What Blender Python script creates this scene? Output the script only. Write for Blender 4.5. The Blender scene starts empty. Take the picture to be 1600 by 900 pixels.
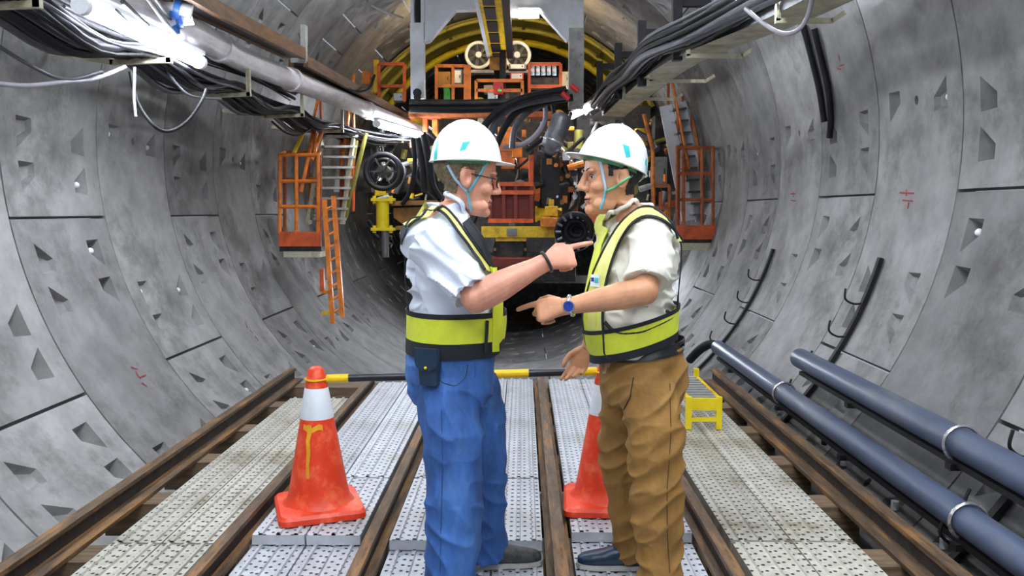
import bpy, bmesh, math, random
from math import sin, cos, pi, radians, sqrt, atan2, tan
from mathutils import Vector, Matrix, noise, geometry
from mathutils.bvhtree import BVHTree

# ---------------------------------------------------------------- camera / world / exposure
S = bpy.context.scene
COL = S.collection
FPX = 1285.0
PITCH = math.atan(120 / FPX)
YAW = -0.0128
CAMZ = 1.44
cd = bpy.data.cameras.new('camera')
cam = bpy.data.objects.new('camera', cd)
COL.objects.link(cam)
cam.location = (0, 0, CAMZ)
cam.rotation_euler = (pi / 2 - PITCH, 0, -YAW)
cd.sensor_width = 36
cd.lens = 36 * FPX / 1600
cd.clip_start = .05
S.camera = cam
W = bpy.data.worlds.new('world')
S.world = W
W.use_nodes = True
bgn = W.node_tree.nodes['Background']
bgn.inputs[0].default_value = (.55, .6, .7, 1)
bgn.inputs[1].default_value = .25
S.view_settings.view_transform = 'Standard'
S.view_settings.look = 'None'
S.view_settings.exposure = 1.35
S.view_settings.gamma = 1
TUBE_POWER = 42.0

AX, AZ, RT = -0.285, 1.90, 3.0       # tunnel axis and inner radius
D0, RW = 5.17, 1.2                   # first ring joint, ring width
rnd = random.Random(7)

# ---------------------------------------------------------------- pixel -> place
def ray(u, v):
    x = (u - 800) / FPX
    y = (450 - v) / FPX
    d = cos(PITCH) + y * sin(PITCH)
    z = -sin(PITCH) + y * cos(PITCH)
    return Vector((x * cos(YAW) + d * sin(YAW), -x * sin(YAW) + d * cos(YAW), z))
def P(u, v, d):
    r = ray(u, v)
    return Vector((0, 0, CAMZ)) + r * (d / r.y)
def PZ(u, v, z=0.0):
    r = ray(u, v)
    return Vector((0, 0, CAMZ)) + r * ((z - CAMZ) / r.z)
def onwall(u, v, R=RT):
    r = ray(u, v)
    ox, oz = -AX, CAMZ - AZ
    a = r.x ** 2 + r.z ** 2
    b = 2 * (ox * r.x + oz * r.z)
    c = ox * ox + oz * oz - R * R
    t = (-b + sqrt(b * b - 4 * a * c)) / (2 * a)
    return Vector((0, 0, CAMZ)) + r * t
def wallpt(ang, d, r=RT):
    a = radians(ang)
    return Vector((AX + r * cos(a), d, AZ + r * sin(a)))

# ---------------------------------------------------------------- materials
MATS = {}
def mat(name, col, rough=.6, metal=0.0, var=.25, scale=6.0, bump=.15, bscale=40.0, dirt=None, dscale=2.5, damt=.5, rand=0.0, coat=0.0, spec=.5, stretch=(1, 1, 1)):
    m = bpy.data.materials.new(name)
    m.use_nodes = True
    nt = m.node_tree
    N, L = nt.nodes, nt.links
    b = N['Principled BSDF']
    tc = N.new('ShaderNodeTexCoord')
    mp = N.new('ShaderNodeMapping')
    mp.inputs['Scale'].default_value = stretch
    L.new(tc.outputs['Object'], mp.inputs['Vector'])
    n1 = N.new('ShaderNodeTexNoise')
    n1.inputs['Scale'].default_value = scale
    n1.inputs['Detail'].default_value = 6
    n1.inputs['Roughness'].default_value = .65
    L.new(mp.outputs[0], n1.inputs['Vector'])
    rp = N.new('ShaderNodeValToRGB')
    c = col
    rp.color_ramp.elements[0].position = .3
    rp.color_ramp.elements[1].position = .72
    rp.color_ramp.elements[0].color = (c[0] * (1 - var), c[1] * (1 - var), c[2] * (1 - var), 1)
    rp.color_ramp.elements[1].color = (min(1, c[0] * (1 + var)), min(1, c[1] * (1 + var)), min(1, c[2] * (1 + var)), 1)
    L.new(n1.outputs['Fac'], rp.inputs['Fac'])
    out = rp.outputs['Color']
    if dirt:
        n2 = N.new('ShaderNodeTexNoise')
        n2.inputs['Scale'].default_value = dscale
        n2.inputs['Detail'].default_value = 8
        n2.inputs['Roughness'].default_value = .7
        L.new(mp.outputs[0], n2.inputs['Vector'])
        r2 = N.new('ShaderNodeValToRGB')
        r2.color_ramp.elements[0].position = .5
        r2.color_ramp.elements[1].position = .66
        r2.color_ramp.elements[0].color = (0, 0, 0, 1)
        r2.color_ramp.elements[1].color = (damt, damt, damt, 1)
        L.new(n2.outputs['Fac'], r2.inputs['Fac'])
        mx = N.new('ShaderNodeMix')
        mx.data_type = 'RGBA'
        L.new(r2.outputs['Color'], mx.inputs['Factor'])
        L.new(out, mx.inputs['A'])
        mx.inputs['B'].default_value = (*dirt, 1)
        out = mx.outputs['Result']
    if rand:
        oi = N.new('ShaderNodeObjectInfo')
        mr = N.new('ShaderNodeMapRange')
        mr.inputs['To Min'].default_value = 1 - rand
        mr.inputs['To Max'].default_value = 1 + rand
        L.new(oi.outputs['Random'], mr.inputs['Value'])
        hv = N.new('ShaderNodeHueSaturation')
        L.new(mr.outputs[0], hv.inputs['Value'])
        L.new(out, hv.inputs['Color'])
        out = hv.outputs['Color']
    L.new(out, b.inputs['Base Color'])
    b.inputs['Roughness'].default_value = rough
    b.inputs['Metallic'].default_value = metal
    b.inputs['Coat Weight'].default_value = coat
    b.inputs['Specular IOR Level'].default_value = spec
    if bump:
        n3 = N.new('ShaderNodeTexNoise')
        n3.inputs['Scale'].default_value = bscale
        n3.inputs['Detail'].default_value = 5
        L.new(mp.outputs[0], n3.inputs['Vector'])
        bp = N.new('ShaderNodeBump')
        bp.inputs['Strength'].default_value = bump
        bp.inputs['Distance'].default_value = .01
        L.new(n3.outputs['Fac'], bp.inputs['Height'])
        L.new(bp.outputs[0], b.inputs['Normal'])
    MATS[name] = m
    return m
def emat(name, col, strength):
    m = bpy.data.materials.new(name)
    m.use_nodes = True
    b = m.node_tree.nodes['Principled BSDF']
    b.inputs['Base Color'].default_value = (.8, .8, .8, 1)
    b.inputs['Emission Color'].default_value = (*col, 1)
    b.inputs['Emission Strength'].default_value = strength
    MATS[name] = m
    return m

mat('concrete', (.235, .23, .228), .72, var=.32, scale=3.5, bump=.3, bscale=28, dirt=(.085, .082, .074), dscale=1.6, damt=.8, rand=.28)
mat('concrete_pale', (.44, .43, .42), .8, var=.2, scale=5, bump=.3)
mat('bolt_white', (.8, .82, .84), .4, var=.1)
mat('stencil_red', (.30, .035, .04), .8, var=.5, scale=60)
mat('rail_rust', (.13, .085, .05), .5, .35, var=.6, scale=7, bump=.3, bscale=60, dirt=(.40, .20, .06), dscale=3, damt=.9, stretch=(6, .8, 6))
mat('rail_side', (.035, .028, .024), .7, .3, var=.5, scale=10, bump=.3)
mat('sleeper_wood', (.16, .105, .06), .8, var=.5, scale=8, bump=.5, stretch=(.6, 4, 4))
mat('pipe_blue', (.065, .088, .15), .38, .0, var=.25, scale=4, bump=.05, dirt=(.16, .155, .15), dscale=3, damt=.5, stretch=(2, .6, 2))
mat('black_steel', (.012, .012, .014), .55, .3, var=.5, scale=9)
mat('cable_black', (.009, .009, .011), .6, var=.4, scale=15, spec=.25)
mat('cable_grey', (.07, .07, .085), .5, var=.3, scale=15)
mat('cable_pale', (.30, .28, .32), .5, var=.15, scale=10)
mat('cream_steel', (.50, .47, .34), .5, .1, var=.3, scale=6, dirt=(.2, .15, .08), dscale=5, damt=.6)
mat('olive_light', (.40, .34, .04), .5, var=.3, scale=6, dirt=(.12, .10, .03), dscale=6, damt=.7)
mat('chino_seam', (.10, .05, .012), .8, var=.2)
mat('denim_seam', (.02, .05, .16), .8, var=.2)
mat('pipe_white', (.76, .72, .74), .4, .0, var=.15, scale=4, dirt=(.25, .22, .2), dscale=3, damt=.5, stretch=(2, .5, 2))
mat('frame_white', (.60, .63, .68), .5, var=.12, scale=3, dirt=(.3, .28, .26), dscale=2, damt=.4)
mat('frame_grey', (.30, .30, .29), .6, var=.3, scale=5, dirt=(.12, .1, .08), dscale=6, damt=.7)
mat('brown_steel', (.14, .075, .035), .5, .3, var=.5, scale=6, bump=.2, stretch=(5, .7, 5))
mat('orange_paint', (.80, .22, .02), .45, var=.25, scale=8, dirt=(.30, .07, .02), dscale=6, damt=.8)
mat('orange_dark', (.42, .10, .02), .55, var=.35, scale=8, dirt=(.12, .04, .02), dscale=6, damt=.8)
mat('redorange_paint', (.62, .10, .02), .5, var=.3, scale=8, dirt=(.2, .04, .02), dscale=6, damt=.7)
mat('yellow_paint', (.80, .52, .01), .42, var=.2, scale=8, dirt=(.3, .17, .02), dscale=6, damt=.7)
mat('yellow_bright', (.85, .66, .01), .4, var=.12, scale=8)
mat('olive_paint', (.23, .20, .03), .6, var=.35, scale=5, dirt=(.06, .05, .02), dscale=5, damt=.7)
mat('brown_paint', (.33, .16, .03), .55, var=.35, scale=6, dirt=(.08, .04, .02), dscale=6, damt=.7)
mat('machine_red', (.20, .022, .012), .55, var=.4, scale=6, dirt=(.05, .01, .01), dscale=6, damt=.7)
mat('machine_dark', (.022, .021, .021), .55, .3, var=.6, scale=8, dirt=(.09, .07, .05), dscale=7, damt=.7)
mat('machine_grey', (.20, .20, .22), .45, .5, var=.4, scale=8)
mat('chrome', (.6, .6, .62), .25, .8, var=.2, scale=10)
mat('green_plastic', (.05, .45, .06), .4, var=.2)
mat('red_plastic', (.60, .015, .015), .4, var=.2)
mat('blue_plastic', (.04, .16, .55), .4, var=.2)
mat('white_plastic', (.78, .8, .84), .4, var=.1)
mat('paleblue_plastic', (.45, .62, .78), .4, var=.2)
mat('mud', (.10, .075, .055), .8, var=.6, scale=6, bump=.6, bscale=14)
mat('cone_orange', (.86, .055, .012), .42, var=.16, scale=9, dirt=(.88, .26, .12), dscale=9, damt=.55)
mat('cone_white', (.80, .85, .9), .4, var=.06)
mat('cone_yellow', (.88, .40, .01), .5, var=.2, scale=14)
mat('bar_yellow', (.90, .58, .0), .35, var=.1)
mat('bar_black', (.012, .014, .022), .3, var=.3)
mat('bar_orange', (.85, .25, .01), .4, var=.1)

def plank_mat(name, col, stain):
    m = mat(name, col, .5, .25, var=.22, scale=9, bump=0, dirt=stain, dscale=2.2, damt=.85, rand=.12)
    nt = m.node_tree
    N, L = nt.nodes, nt.links
    b = N['Principled BSDF']
    tc = [n for n in N if n.type == 'TEX_COORD'][0]
    sx = N.new('ShaderNodeSeparateXYZ')
    L.new(tc.outputs['Object'], sx.inputs[0])
    def M(op, a, bb=None):
        n = N.new('ShaderNodeMath')
        n.operation = op
        for i, q in enumerate((a, bb)):
            if q is None:
                continue
            if isinstance(q, (int, float)):
                n.inputs[i].default_value = q
            else:
                L.new(q, n.inputs[i])
        return n.outputs[0]
    def dots(px, py, ox, oy, rad):
        fx = M('SUBTRACT', M('FRACT', M('ADD', M('DIVIDE', sx.outputs[0], px), ox)), .5)
        fy = M('SUBTRACT', M('FRACT', M('ADD', M('DIVIDE', sx.outputs[1], py), oy)), .5)
        dx = M('MULTIPLY', fx, px)
        dy = M('MULTIPLY', fy, py)
        r2 = M('ADD', M('MULTIPLY', dx, dx), M('MULTIPLY', dy, dy))
        mr = N.new('ShaderNodeMapRange')
        mr.interpolation_type = 'SMOOTHSTEP'
        mr.inputs['From Min'].default_value = (rad * .75) ** 2
        mr.inputs['From Max'].default_value = (rad * 1.2) ** 2
        mr.inputs['To Min'].default_value = 1
        mr.inputs['To Max'].default_value = 0
        L.new(r2, mr.inputs['Value'])
        return mr.outputs[0]
    a = dots(.062, .056, .0, .0, .0075)
    c = dots(.062, .056, .5, .5, .0075)
    hole = M('MINIMUM', M('ADD', a, c), 1)
    # only on the top face
    ge = N.new('ShaderNodeNewGeometry')
    sn = N.new('ShaderNodeSeparateXYZ')
    L.new(ge.outputs['Normal'], sn.inputs[0])
    top = M('GREATER_THAN', sn.outputs[2], .7)
    hole = M('MULTIPLY', hole, top)
    prev = b.inputs['Base Color'].links[0].from_socket
    mx = N.new('ShaderNodeMix')
    mx.data_type = 'RGBA'
    L.new(hole, mx.inputs['Factor'])
    L.new(prev, mx.inputs['A'])
    mx.inputs['B'].default_value = (.012, .011, .01, 1)
    L.new(mx.outputs['Result'], b.inputs['Base Color'])
    bp = N.new('ShaderNodeBump')
    bp.inputs['Strength'].default_value = .8
    bp.inputs['Distance'].default_value = .008
    bp.invert = True
    L.new(hole, bp.inputs['Height'])
    L.new(bp.outputs[0], b.inputs['Normal'])
    return m
plank_mat('plank_steel', (.56, .58, .62), (.33, .33, .31))
plank_mat('plank_muddy', (.56, .54, .47), (.19, .14, .06))

# ---------------------------------------------------------------- mesh builder
def frame_for(d):
    d = d.normalized()
    a = Vector((0, 0, 1)) if abs(d.z) < .9 else Vector((1, 0, 0))
    x = d.cross(a).normalized()
    return x, x.cross(d).normalized()
def catmull(pts, n=6):
    pts = [Vector(p) for p in pts]
    if len(pts) < 3:
        return pts
    out = []
    for i in range(len(pts) - 1):
        p0 = pts[max(i - 1, 0)]; p1 = pts[i]; p2 = pts[i + 1]; p3 = pts[min(i + 2, len(pts) - 1)]
        for k in range(n):
            t = k / n
            out.append(.5 * ((2 * p1) + (p2 - p0) * t + (2 * p0 - 5 * p1 + 4 * p2 - p3) * t * t + (3 * p1 - p0 - 3 * p2 + p3) * t ** 3))
    out.append(pts[-1])
    return out
class MB:
    def __init__(s):
        s.v = []; s.f = []
    def add(s, vs, fs):
        o = len(s.v)
        s.v += [Vector(v) for v in vs]
        s.f += [[i + o for i in f] for f in fs]
        return s
    def box(s, c, size, rot=None):
        c = Vector(c); hx, hy, hz = [q / 2 for q in size]
        vs = [Vector((x, y, z)) for x in (-hx, hx) for y in (-hy, hy) for z in (-hz, hz)]
        if rot is not None:
            vs = [rot @ v for v in vs]
        return s.add([c + v for v in vs], [(0, 1, 3, 2), (4, 6, 7, 5), (0, 4, 5, 1), (2, 3, 7, 6), (0, 2, 6, 4), (1, 5, 7, 3)])
    def bb(s, a, b):
        a, b = Vector(a), Vector(b)
        return s.box((a + b) / 2, [abs(q) for q in (b - a)])
    def bar(s, p0, p1, w, h, up=Vector((0, 0, 1))):
        p0, p1 = Vector(p0), Vector(p1)
        d = (p1 - p0).normalized()
        up = Vector(up)
        if abs(d.dot(up)) > .98:
            up = Vector((0, 1, 0))
        x = d.cross(up).normalized(); z = x.cross(d).normalized()
        vs = []
        for p in (p0, p1):
            for a, b in ((-1, -1), (1, -1), (1, 1), (-1, 1)):
                vs.append(p + x * a * w / 2 + z * b * h / 2)
        return s.add(vs, [(0, 1, 2, 3), (7, 6, 5, 4), (0, 4, 5, 1), (1, 5, 6, 2), (2, 6, 7, 3), (3, 7, 4, 0)])
    def tube(s, pts, r, n=8, caps=True):
        pts = [Vector(p) for p in pts]
        rs = r if isinstance(r, (list, tuple)) else [r] * len(pts)
        d0 = (pts[1] - pts[0])
        x, y = frame_for(d0)
        vs = []; fs = []
        for i, p in enumerate(pts):
            d = (pts[min(i + 1, len(pts) - 1)] - pts[max(i - 1, 0)]).normalized()
            x = (x - d * x.dot(d))
            x = x.normalized() if x.length > 1e-6 else frame_for(d)[0]
            y = d.cross(x)
            for k in range(n):
                a = 2 * pi * k / n
                vs.append(p + (x * cos(a) + y * sin(a)) * rs[i])
        for i in range(len(pts) - 1):
            for k in range(n):
                k2 = (k + 1) % n
                fs.append((i * n + k, i * n + k2, (i + 1) * n + k2, (i + 1) * n + k))
        if caps:
            fs.append(tuple(range(n - 1, -1, -1)))
            m = (len(pts) - 1) * n
            fs.append(tuple(range(m, m + n)))
        return s.add(vs, fs)
    def cyl(s, p0, p1, r, n=16, r1=None):
        return s.tube([p0, p1], [r, r if r1 is None else r1], n)
    def lathe(s, prof, c=(0, 0, 0), ax=(0, 0, 1), n=24, closed=False):
        c = Vector(c); ax = Vector(ax).normalized()
        x, y = frame_for(ax)
        vs = []; fs = []
        for r, h in prof:
            for k in range(n):
                a = 2 * pi * k / n
                vs.append(c + ax * h + (x * cos(a) + y * sin(a)) * r)
        m = len(prof)
        for i in range(m - 1 if not closed else m):
            j = (i + 1) % m
            for k in range(n):
                k2 = (k + 1) % n
                fs.append((i * n + k, i * n + k2, j * n + k2, j * n + k))
        if not closed:
            fs.append(tuple(range(n - 1, -1, -1)))
            fs.append(tuple(range((m - 1) * n, m * n)))
        return s.add(vs, fs)
    def torus(s, c, ax, R, r, n=24, m=8):
        return s.lathe([(R + r * cos(2 * pi * k / m), r * sin(2 * pi * k / m)) for k in range(m)], c, ax, n, closed=True)
    def prism(s, poly, off):
        """poly: list of 3d points (planar), off: extrusion vector"""
        poly = [Vector(p) for p in poly]; off = Vector(off)
        n = len(poly)
        fs = [tuple(range(n)), tuple(range(2 * n - 1, n - 1, -1))]
        for i in range(n):
            j = (i + 1) % n
            fs.append((i, i + n, j + n, j))
        return s.add(poly + [p + off for p in poly], fs)
    def sphere(s, c, r, n=12, m=8, sc=(1, 1, 1), rot=None):
        vs = []; fs = []
        for i in range(1, m):
            t = pi * i / m
            for k in range(n):
                a = 2 * pi * k / n
                vs.append(Vector((r * sc[0] * sin(t) * cos(a), r * sc[1] * sin(t) * sin(a), r * sc[2] * cos(t))))
        vs.append(Vector((0, 0, r * sc[2]))); vs.append(Vector((0, 0, -r * sc[2])))
        for i in range(m - 2):
            for k in range(n):
                k2 = (k + 1) % n
                fs.append((i * n + k, (i + 1) * n + k, (i + 1) * n + k2, i * n + k2))
        t = (m - 1) * n
        for k in range(n):
            k2 = (k + 1) % n
            fs.append((t, k, k2)); fs.append((t + 1, (m - 2) * n + k2, (m - 2) * n + k))
        if rot is not None:
            vs = [rot @ v for v in vs]
        return s.add([Vector(c) + v for v in vs], fs)
    def mesh(s, name, off=None, smooth=35):
        off = Vector(off) if off is not None else Vector()
        me = bpy.data.meshes.new(name)
        me.from_pydata([tuple(v - off) for v in s.v], [], s.f)
        bm = bmesh.new(); bm.from_mesh(me)
        bmesh.ops.recalc_face_normals(bm, faces=bm.faces)
        bm.to_mesh(me); bm.free()
        if smooth:
            me.polygons.foreach_set('use_smooth', [True] * len(me.polygons))
            me.set_sharp_from_angle(angle=radians(smooth))
        return me
    def build(s, name, m, parent=None, smooth=35, off=None):
        if parent is not None:
            o0 = worldloc(parent)
        elif off is not None:
            o0 = Vector(off)
        else:
            xs = [v.x for v in s.v]; ys = [v.y for v in s.v]; zs = [v.z for v in s.v]
            o0 = Vector(((min(xs) + max(xs)) / 2, (min(ys) + max(ys)) / 2, min(zs)))
        me = s.mesh(name, o0, smooth)
        return link(name, me, m, parent, None if parent is not None else o0)
def worldloc(o):
    p = Vector()
    while o is not None:
        p = p + o.location
        o = o.parent
    return p
def link(name, me, m, parent=None, loc=None):
    o = bpy.data.objects.new(name, me)
    COL.objects.link(o)
    if m is not None and not me.materials:
        me.materials.append(MATS[m] if isinstance(m, str) else m)
    if parent is not None:
        o.parent = parent
    elif loc is not None:
        o.location = loc
    return o
def tag(o, label=None, cat=None, group=None, kind=None):
    if label: o['label'] = label
    if cat: o['category'] = cat
    if group: o['group'] = group
    if kind: o['kind'] = kind
    return o
def thing(name, label, cat, loc, group=None):
    o = bpy.data.objects.new(name, None)
    o.empty_display_size = .1
    COL.objects.link(o)
    o.location = loc
    return tag(o, label, cat, group)
def plabel(o, label):
    o['label'] = label
    return o
# ================================================================= tunnel lining
SEG = 70.4
def inpoly(x, y, poly):
    c = False
    n = len(poly)
    for i in range(n):
        x1, y1 = poly[i]; x2, y2 = poly[(i + 1) % n]
        if (y1 > y) != (y2 > y) and x < (x2 - x1) * (y - y1) / (y2 - y1) + x1:
            c = not c
    return c
def segment_mesh(arc, rows, name):
    g = .007; gs = .011             # half joint gaps
    half = arc / 2
    A = radians(half) * RT           # half arc length in m ; work in (s, y)
    s0, s1, y0, y1 = -A + gs, A - gs, g, RW - g
    pockets = []
    for rdeg, hole in rows:
        sc = radians(rdeg) * RT
        sg = 1 if rdeg >= 0 else -1
        for side in (-1, 1):
            yc = RW / 2 + side * .325
            # long edge towards the ring joint, short edge towards ring centre, sheared
            yo = yc + side * .085; yi = yc - side * .085
            sh = .055 * side * sg
            po = [(sc - .105, yo), (sc + .105, yo), (sc + .045 + sh, yi), (sc - .045 + sh, yi)]
            if side < 0:
                po = po[::-1]
            pockets.append((po, side, .085, .03))
        if hole:
            po = [(sc + .034 * cos(2 * pi * k / 8), RW / 2 + .028 * sin(2 * pi * k / 8)) for k in range(8)]
            pockets.append((po, 0, .06, .06))
    vs = []; es = []
    # outer boundary
    ns = max(2, int(round(arc / 3.5))); ny = 4
    bl = []
    for i in range(ns): bl.append((s0 + (s1 - s0) * i / ns, y0))
    for i in range(ny): bl.append((s1, y0 + (y1 - y0) * i / ny))
    for i in range(ns): bl.append((s1 + (s0 - s1) * i / ns, y1))
    for i in range(ny): bl.append((s0, y1 + (y0 - y1) * i / ny))
    vs += bl
    nb = len(bl)
    es += [(i, (i + 1) % nb) for i in range(nb)]
    for po, *_ in pockets:
        o = len(vs)
        vs += po
        es += [(o + i, o + (i + 1) % len(po)) for i in range(len(po))]
    for i in range(1, ns):
        for j in range(1, ny):
            p = (s0 + (s1 - s0) * i / ns, y0 + (y1 - y0) * j / ny)
            if all(abs(p[0] - sum(q[0] for q in po) / len(po)) > .16 or abs(p[1] - sum(q[1] for q in po) / len(po)) > .13 for po, *_ in pockets):
                vs.append(p)
    r = geometry.delaunay_2d_cdt([Vector(v) for v in vs], es, [], 0, 1e-5)
    V2, F2 = r[0], r[2]
    def to3(s, y, dep=0):
        a = s / RT
        return Vector(((RT + dep) * cos(a), y, (RT + dep) * sin(a)))
    mb = MB()
    keep = []
    for f in F2:
        cx = sum(V2[i].x for i in f) / 3; cy = sum(V2[i].y for i in f) / 3
        if any(inpoly(cx, cy, po) for po, *_ in pockets):
            continue
        keep.append(tuple(f))
    mb.add([to3(v.x, v.y) for v in V2], keep)
    # chamfered edge skirt down into the joint
    o = len(mb.v)
    rim = [to3(*p) for p in bl] + [to3(p[0], p[1], .12) for p in bl]
    mb.add(rim, [(i, (i + 1) % nb, nb + (i + 1) % nb, nb + i) for i in range(nb)])
    bolts = []
    for po, side, dd, ds in pockets:
        n = len(po)
        cs = sum(p[0] for p in po) / n; cy = sum(p[1] for p in po) / n
        top = [to3(*p) for p in po]
        bot = []
        for p in po:
            k = .72 if side else .95
            q = (cs + (p[0] - cs) * k, cy + (p[1] - cy) * k)
            # deepest on the side of the ring joint
            dep = dd if (side == 0 or (p[1] - cy) * side > 0) else ds
            bot.append(to3(q[0], q[1], dep))
        fs = [tuple(range(2 * n - 1, n - 1, -1))] + [(i, (i + 1) % n, n + (i + 1) % n, n + i) for i in range(n)]
        mb.add(top + bot, fs)
        if side:
            bolts.append((cs, cy + side * .02))
    # welding by distance so that shading is continuous
    me = bpy.data.meshes.new(name)
    me.from_pydata([tuple(v) for v in mb.v], [], mb.f)
    bm = bmesh.new(); bm.from_mesh(me)
    bmesh.ops.remove_doubles(bm, verts=bm.verts, dist=1e-4)
    for f in bm.faces:
        c = f.calc_center_median()
        rad = Vector((c.x, 0, c.z)).normalized()
    bmesh.ops.recalc_face_normals(bm, faces=bm.faces)
    # make sure the big faces look inward
    tot = sum(f.normal.dot(Vector((-f.calc_center_median().x, 0, -f.calc_center_median().z))) * f.calc_area() for f in bm.faces)
    if tot < 0:
        bmesh.ops.reverse_faces(bm, faces=bm.faces)
    bm.to_mesh(me); bm.free()
    me.polygons.foreach_set('use_smooth', [True] * len(me.polygons))
    me.set_sharp_from_angle(angle=radians(20))
    me.materials.append(MATS['concrete'])
    return me, bolts
ROWS = [(-30.0, 0), (-24.4, 0), (0, 1), (24.4, 0), (30.0, 0)]
seg_me, seg_bolts = segment_mesh(SEG, ROWS, 'segment')
key_me, _ = segment_mesh(8.0, [], 'key_segment')
lining = thing('wall_tunnel', 'grey precast concrete segment lining of the round tunnel', None, (AX, 0, AZ))
lining['kind'] = 'structure'
del_cat = lining.pop('category', None)
bolt_me = MB().sphere((0, 0, 0), .024, 8, 6).mesh('bolt', None, 60)
bolt_me.materials.append(MATS['bolt_white'])
rb = random.Random(3)
for k in range(-11, 13):
    even = (k % 2 == 0)
    starts = [-170.3, -99.9, -29.5, 40.9, 119.3] if even else [-147.2, -76.8, -6.4, 64.0, 142.4]
    for st in starts:
        o = link('segment', seg_me, None, lining)
        o.location = (0, D0 + RW * k, 0)
        ang = st + SEG / 2
        o.rotation_euler = (0, -radians(ang), 0)
        if -3 <= k <= 3:
            for (cs, cy) in seg_bolts:
                if rb.random() < .2:
                    b = link('bolt', bolt_me, None, o)
                    a = cs / RT
                    b.location = ((RT + .045) * cos(a), cy, (RT + .045) * sin(a))
    kc = 115.3 if even else 138.4
    o = link('key_segment', key_me, None, lining)
    o.location = (0, D0 + RW * k, 0)
    o.rotation_euler = (0, -radians(kc), 0)
# red stencil strokes on some segments (short painted dashes, not readable)
def wall_stroke(mb, u, v, du, dv, w=.011):
    a = onwall(u, v, RT - .003); b = onwall(u + du, v + dv, RT - .003)
    n = Vector((AX - a.x, 0, AZ - a.z)).normalized()
    d = (b - a).normalized(); s = d.cross(n).normalized() * w / 2
    mb.add([a - s, a + s, b + s, b - s, a - s + n * .002, a + s + n * .002, b + s + n * .002, b - s + n * .002],
           [(0, 1, 2, 3), (7, 6, 5, 4), (0, 4, 5, 1), (1, 5, 6, 2), (2, 6, 7, 3), (3, 7, 4, 0)])
for pts in ([(205, 574, 10, 3), (212, 580, 5, 10), (218, 590, 10, -4), (222, 598, 8, 6)], [(383, 503, 4, 10), (390, 515, 5, 6), (398, 525, 6, 8)],
            [(1406, 301, 22, 1), (1416, 296, 0, 10), (1410, 313, 16, 1), (1420, 316, -2, 10)], [(1235, 303, 8, 0), (1240, 300, 0, 8), (1236, 313, 7, 1)],
            [(1310, 86, 2, 9), (1312, 103, 7, -2), (1308, 107, 6, 1)], [(466, 52, 3, 8)]):
    mb = MB()
    for q in pts:
        wall_stroke(mb, *q)
    mb.build('stencil_mark', 'stencil_red', lining, 0)

# ================================================================= rails, sleepers, planks
GAPZ = -.12
def ibeam(name, x, y0, y1, top, h, wt, wb, label, web=.03):
    t = thing(name, label, 'rail', (x, (y0 + y1) / 2, top - h))
    MB().bb((x - wt / 2, y0, top - .022), (x + wt / 2, y1, top)).build('rail_head', 'rail_rust', t, 0)
    MB().bb((x - web / 2, y0, top - h + .02), (x + web / 2, y1, top - .022)).build('rail_web', 'rail_side', t, 0)
    MB().bb((x - wb / 2, y0, top - h), (x + wb / 2, y1, top - h + .02)).build('rail_foot', 'rail_rust', t, 0)
    return t
RAILT = .045
for x, top, h, wt, wb, yy, lb in ((-2.03, .06, .11, .06, .18, 7.15, 'outermost rusty rail on the left, running beside the curved wall'),
                                  (-1.275, RAILT, .095, .048, .11, 6.9, 'rusty rail passing just left of the first orange cone'),
                                  (-.655, RAILT, .095, .048, .11, 7.0, 'rusty rail running up to the legs of the man in blue jeans'),
                                  (.155, RAILT, .095, .055, .11, 7.0, 'worn grey-brown rail running between the two men'),
                                  (.835, RAILT, .095, .048, .11, 7.0, 'rusty rail just right of the man in brown trousers'),
                                  (1.685, .06, .11, .06, .18, 7.15, 'outermost rusty rail on the right, beside the blue pipes')):
    ibeam('rail', x, .8, yy, top, h, wt, wb, lb)
for i in range(9):
    y = 1.35 + .7 * i
    low = y < 3.5
    mb = MB().bb((-2.14, y - .09, -.22), (1.71, y + .09, -.106 if low else -.0515))
    if low:
        for a, b in ((-2.14, -1.30), (-1.33, -1.22), (-.71, -.60), (.10, .21), (.78, .89), (.87, 1.71)):
            mb.bb((a, y - .09, -.106), (b, y + .09, -.0515))
    o = mb.build('sleeper', 'sleeper_wood', None, 0)
    tag(o, 'brown timber cross sleeper under the rails, %s from the camera' % ('nearest', 'second', 'third', 'fourth', 'fifth', 'sixth', 'seventh', 'eighth', 'farthest')[i], 'sleeper', 'sleepers carrying the rails and planks')

def plank_mesh(w, l):
    """pressed steel plank: flat top with raised ribs, folded skirts"""
    prof = [(-w / 2, -.048), (-w / 2, 0)]
    nr = max(2, int(round(w / .085)))
    for i in range(nr):
        c = -w / 2 + w * (i + .5) / nr
        prof += [(c - .011, 0), (c - .007, .009), (c + .007, .009), (c + .011, 0)]
    prof += [(w / 2, 0), (w / 2, -.048)]
    mb = MB()
    n = len(prof)
    mb.add([(x, -l / 2, z) for x, z in prof] + [(x, l / 2, z) for x, z in prof],
           [(i, i + 1, n + i + 1, n + i) for i in range(n - 1)])
    mb.bb((-w / 2, -l / 2, -.045), (w / 2, -l / 2 + .004, -.001))
    mb.bb((-w / 2, l / 2 - .004, -.045), (w / 2, l / 2, -.001))
    return mb
pcache = {}
def plank(x0, x1, y0, y1, z, mt, label, group):
    key = (round(x1 - x0, 3), round(y1 - y0, 3), mt)
    if key not in pcache:
        me = plank_mesh(x1 - x0, y1 - y0).mesh('steel_plank', None, 0)
        me.materials.append(MATS[mt])
        pcache[key] = me
    o = link('steel_plank', pcache[key], None, None, ((x0 + x1) / 2, (y0 + y1) / 2, z))
    return tag(o, label, 'plank', group)
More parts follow.
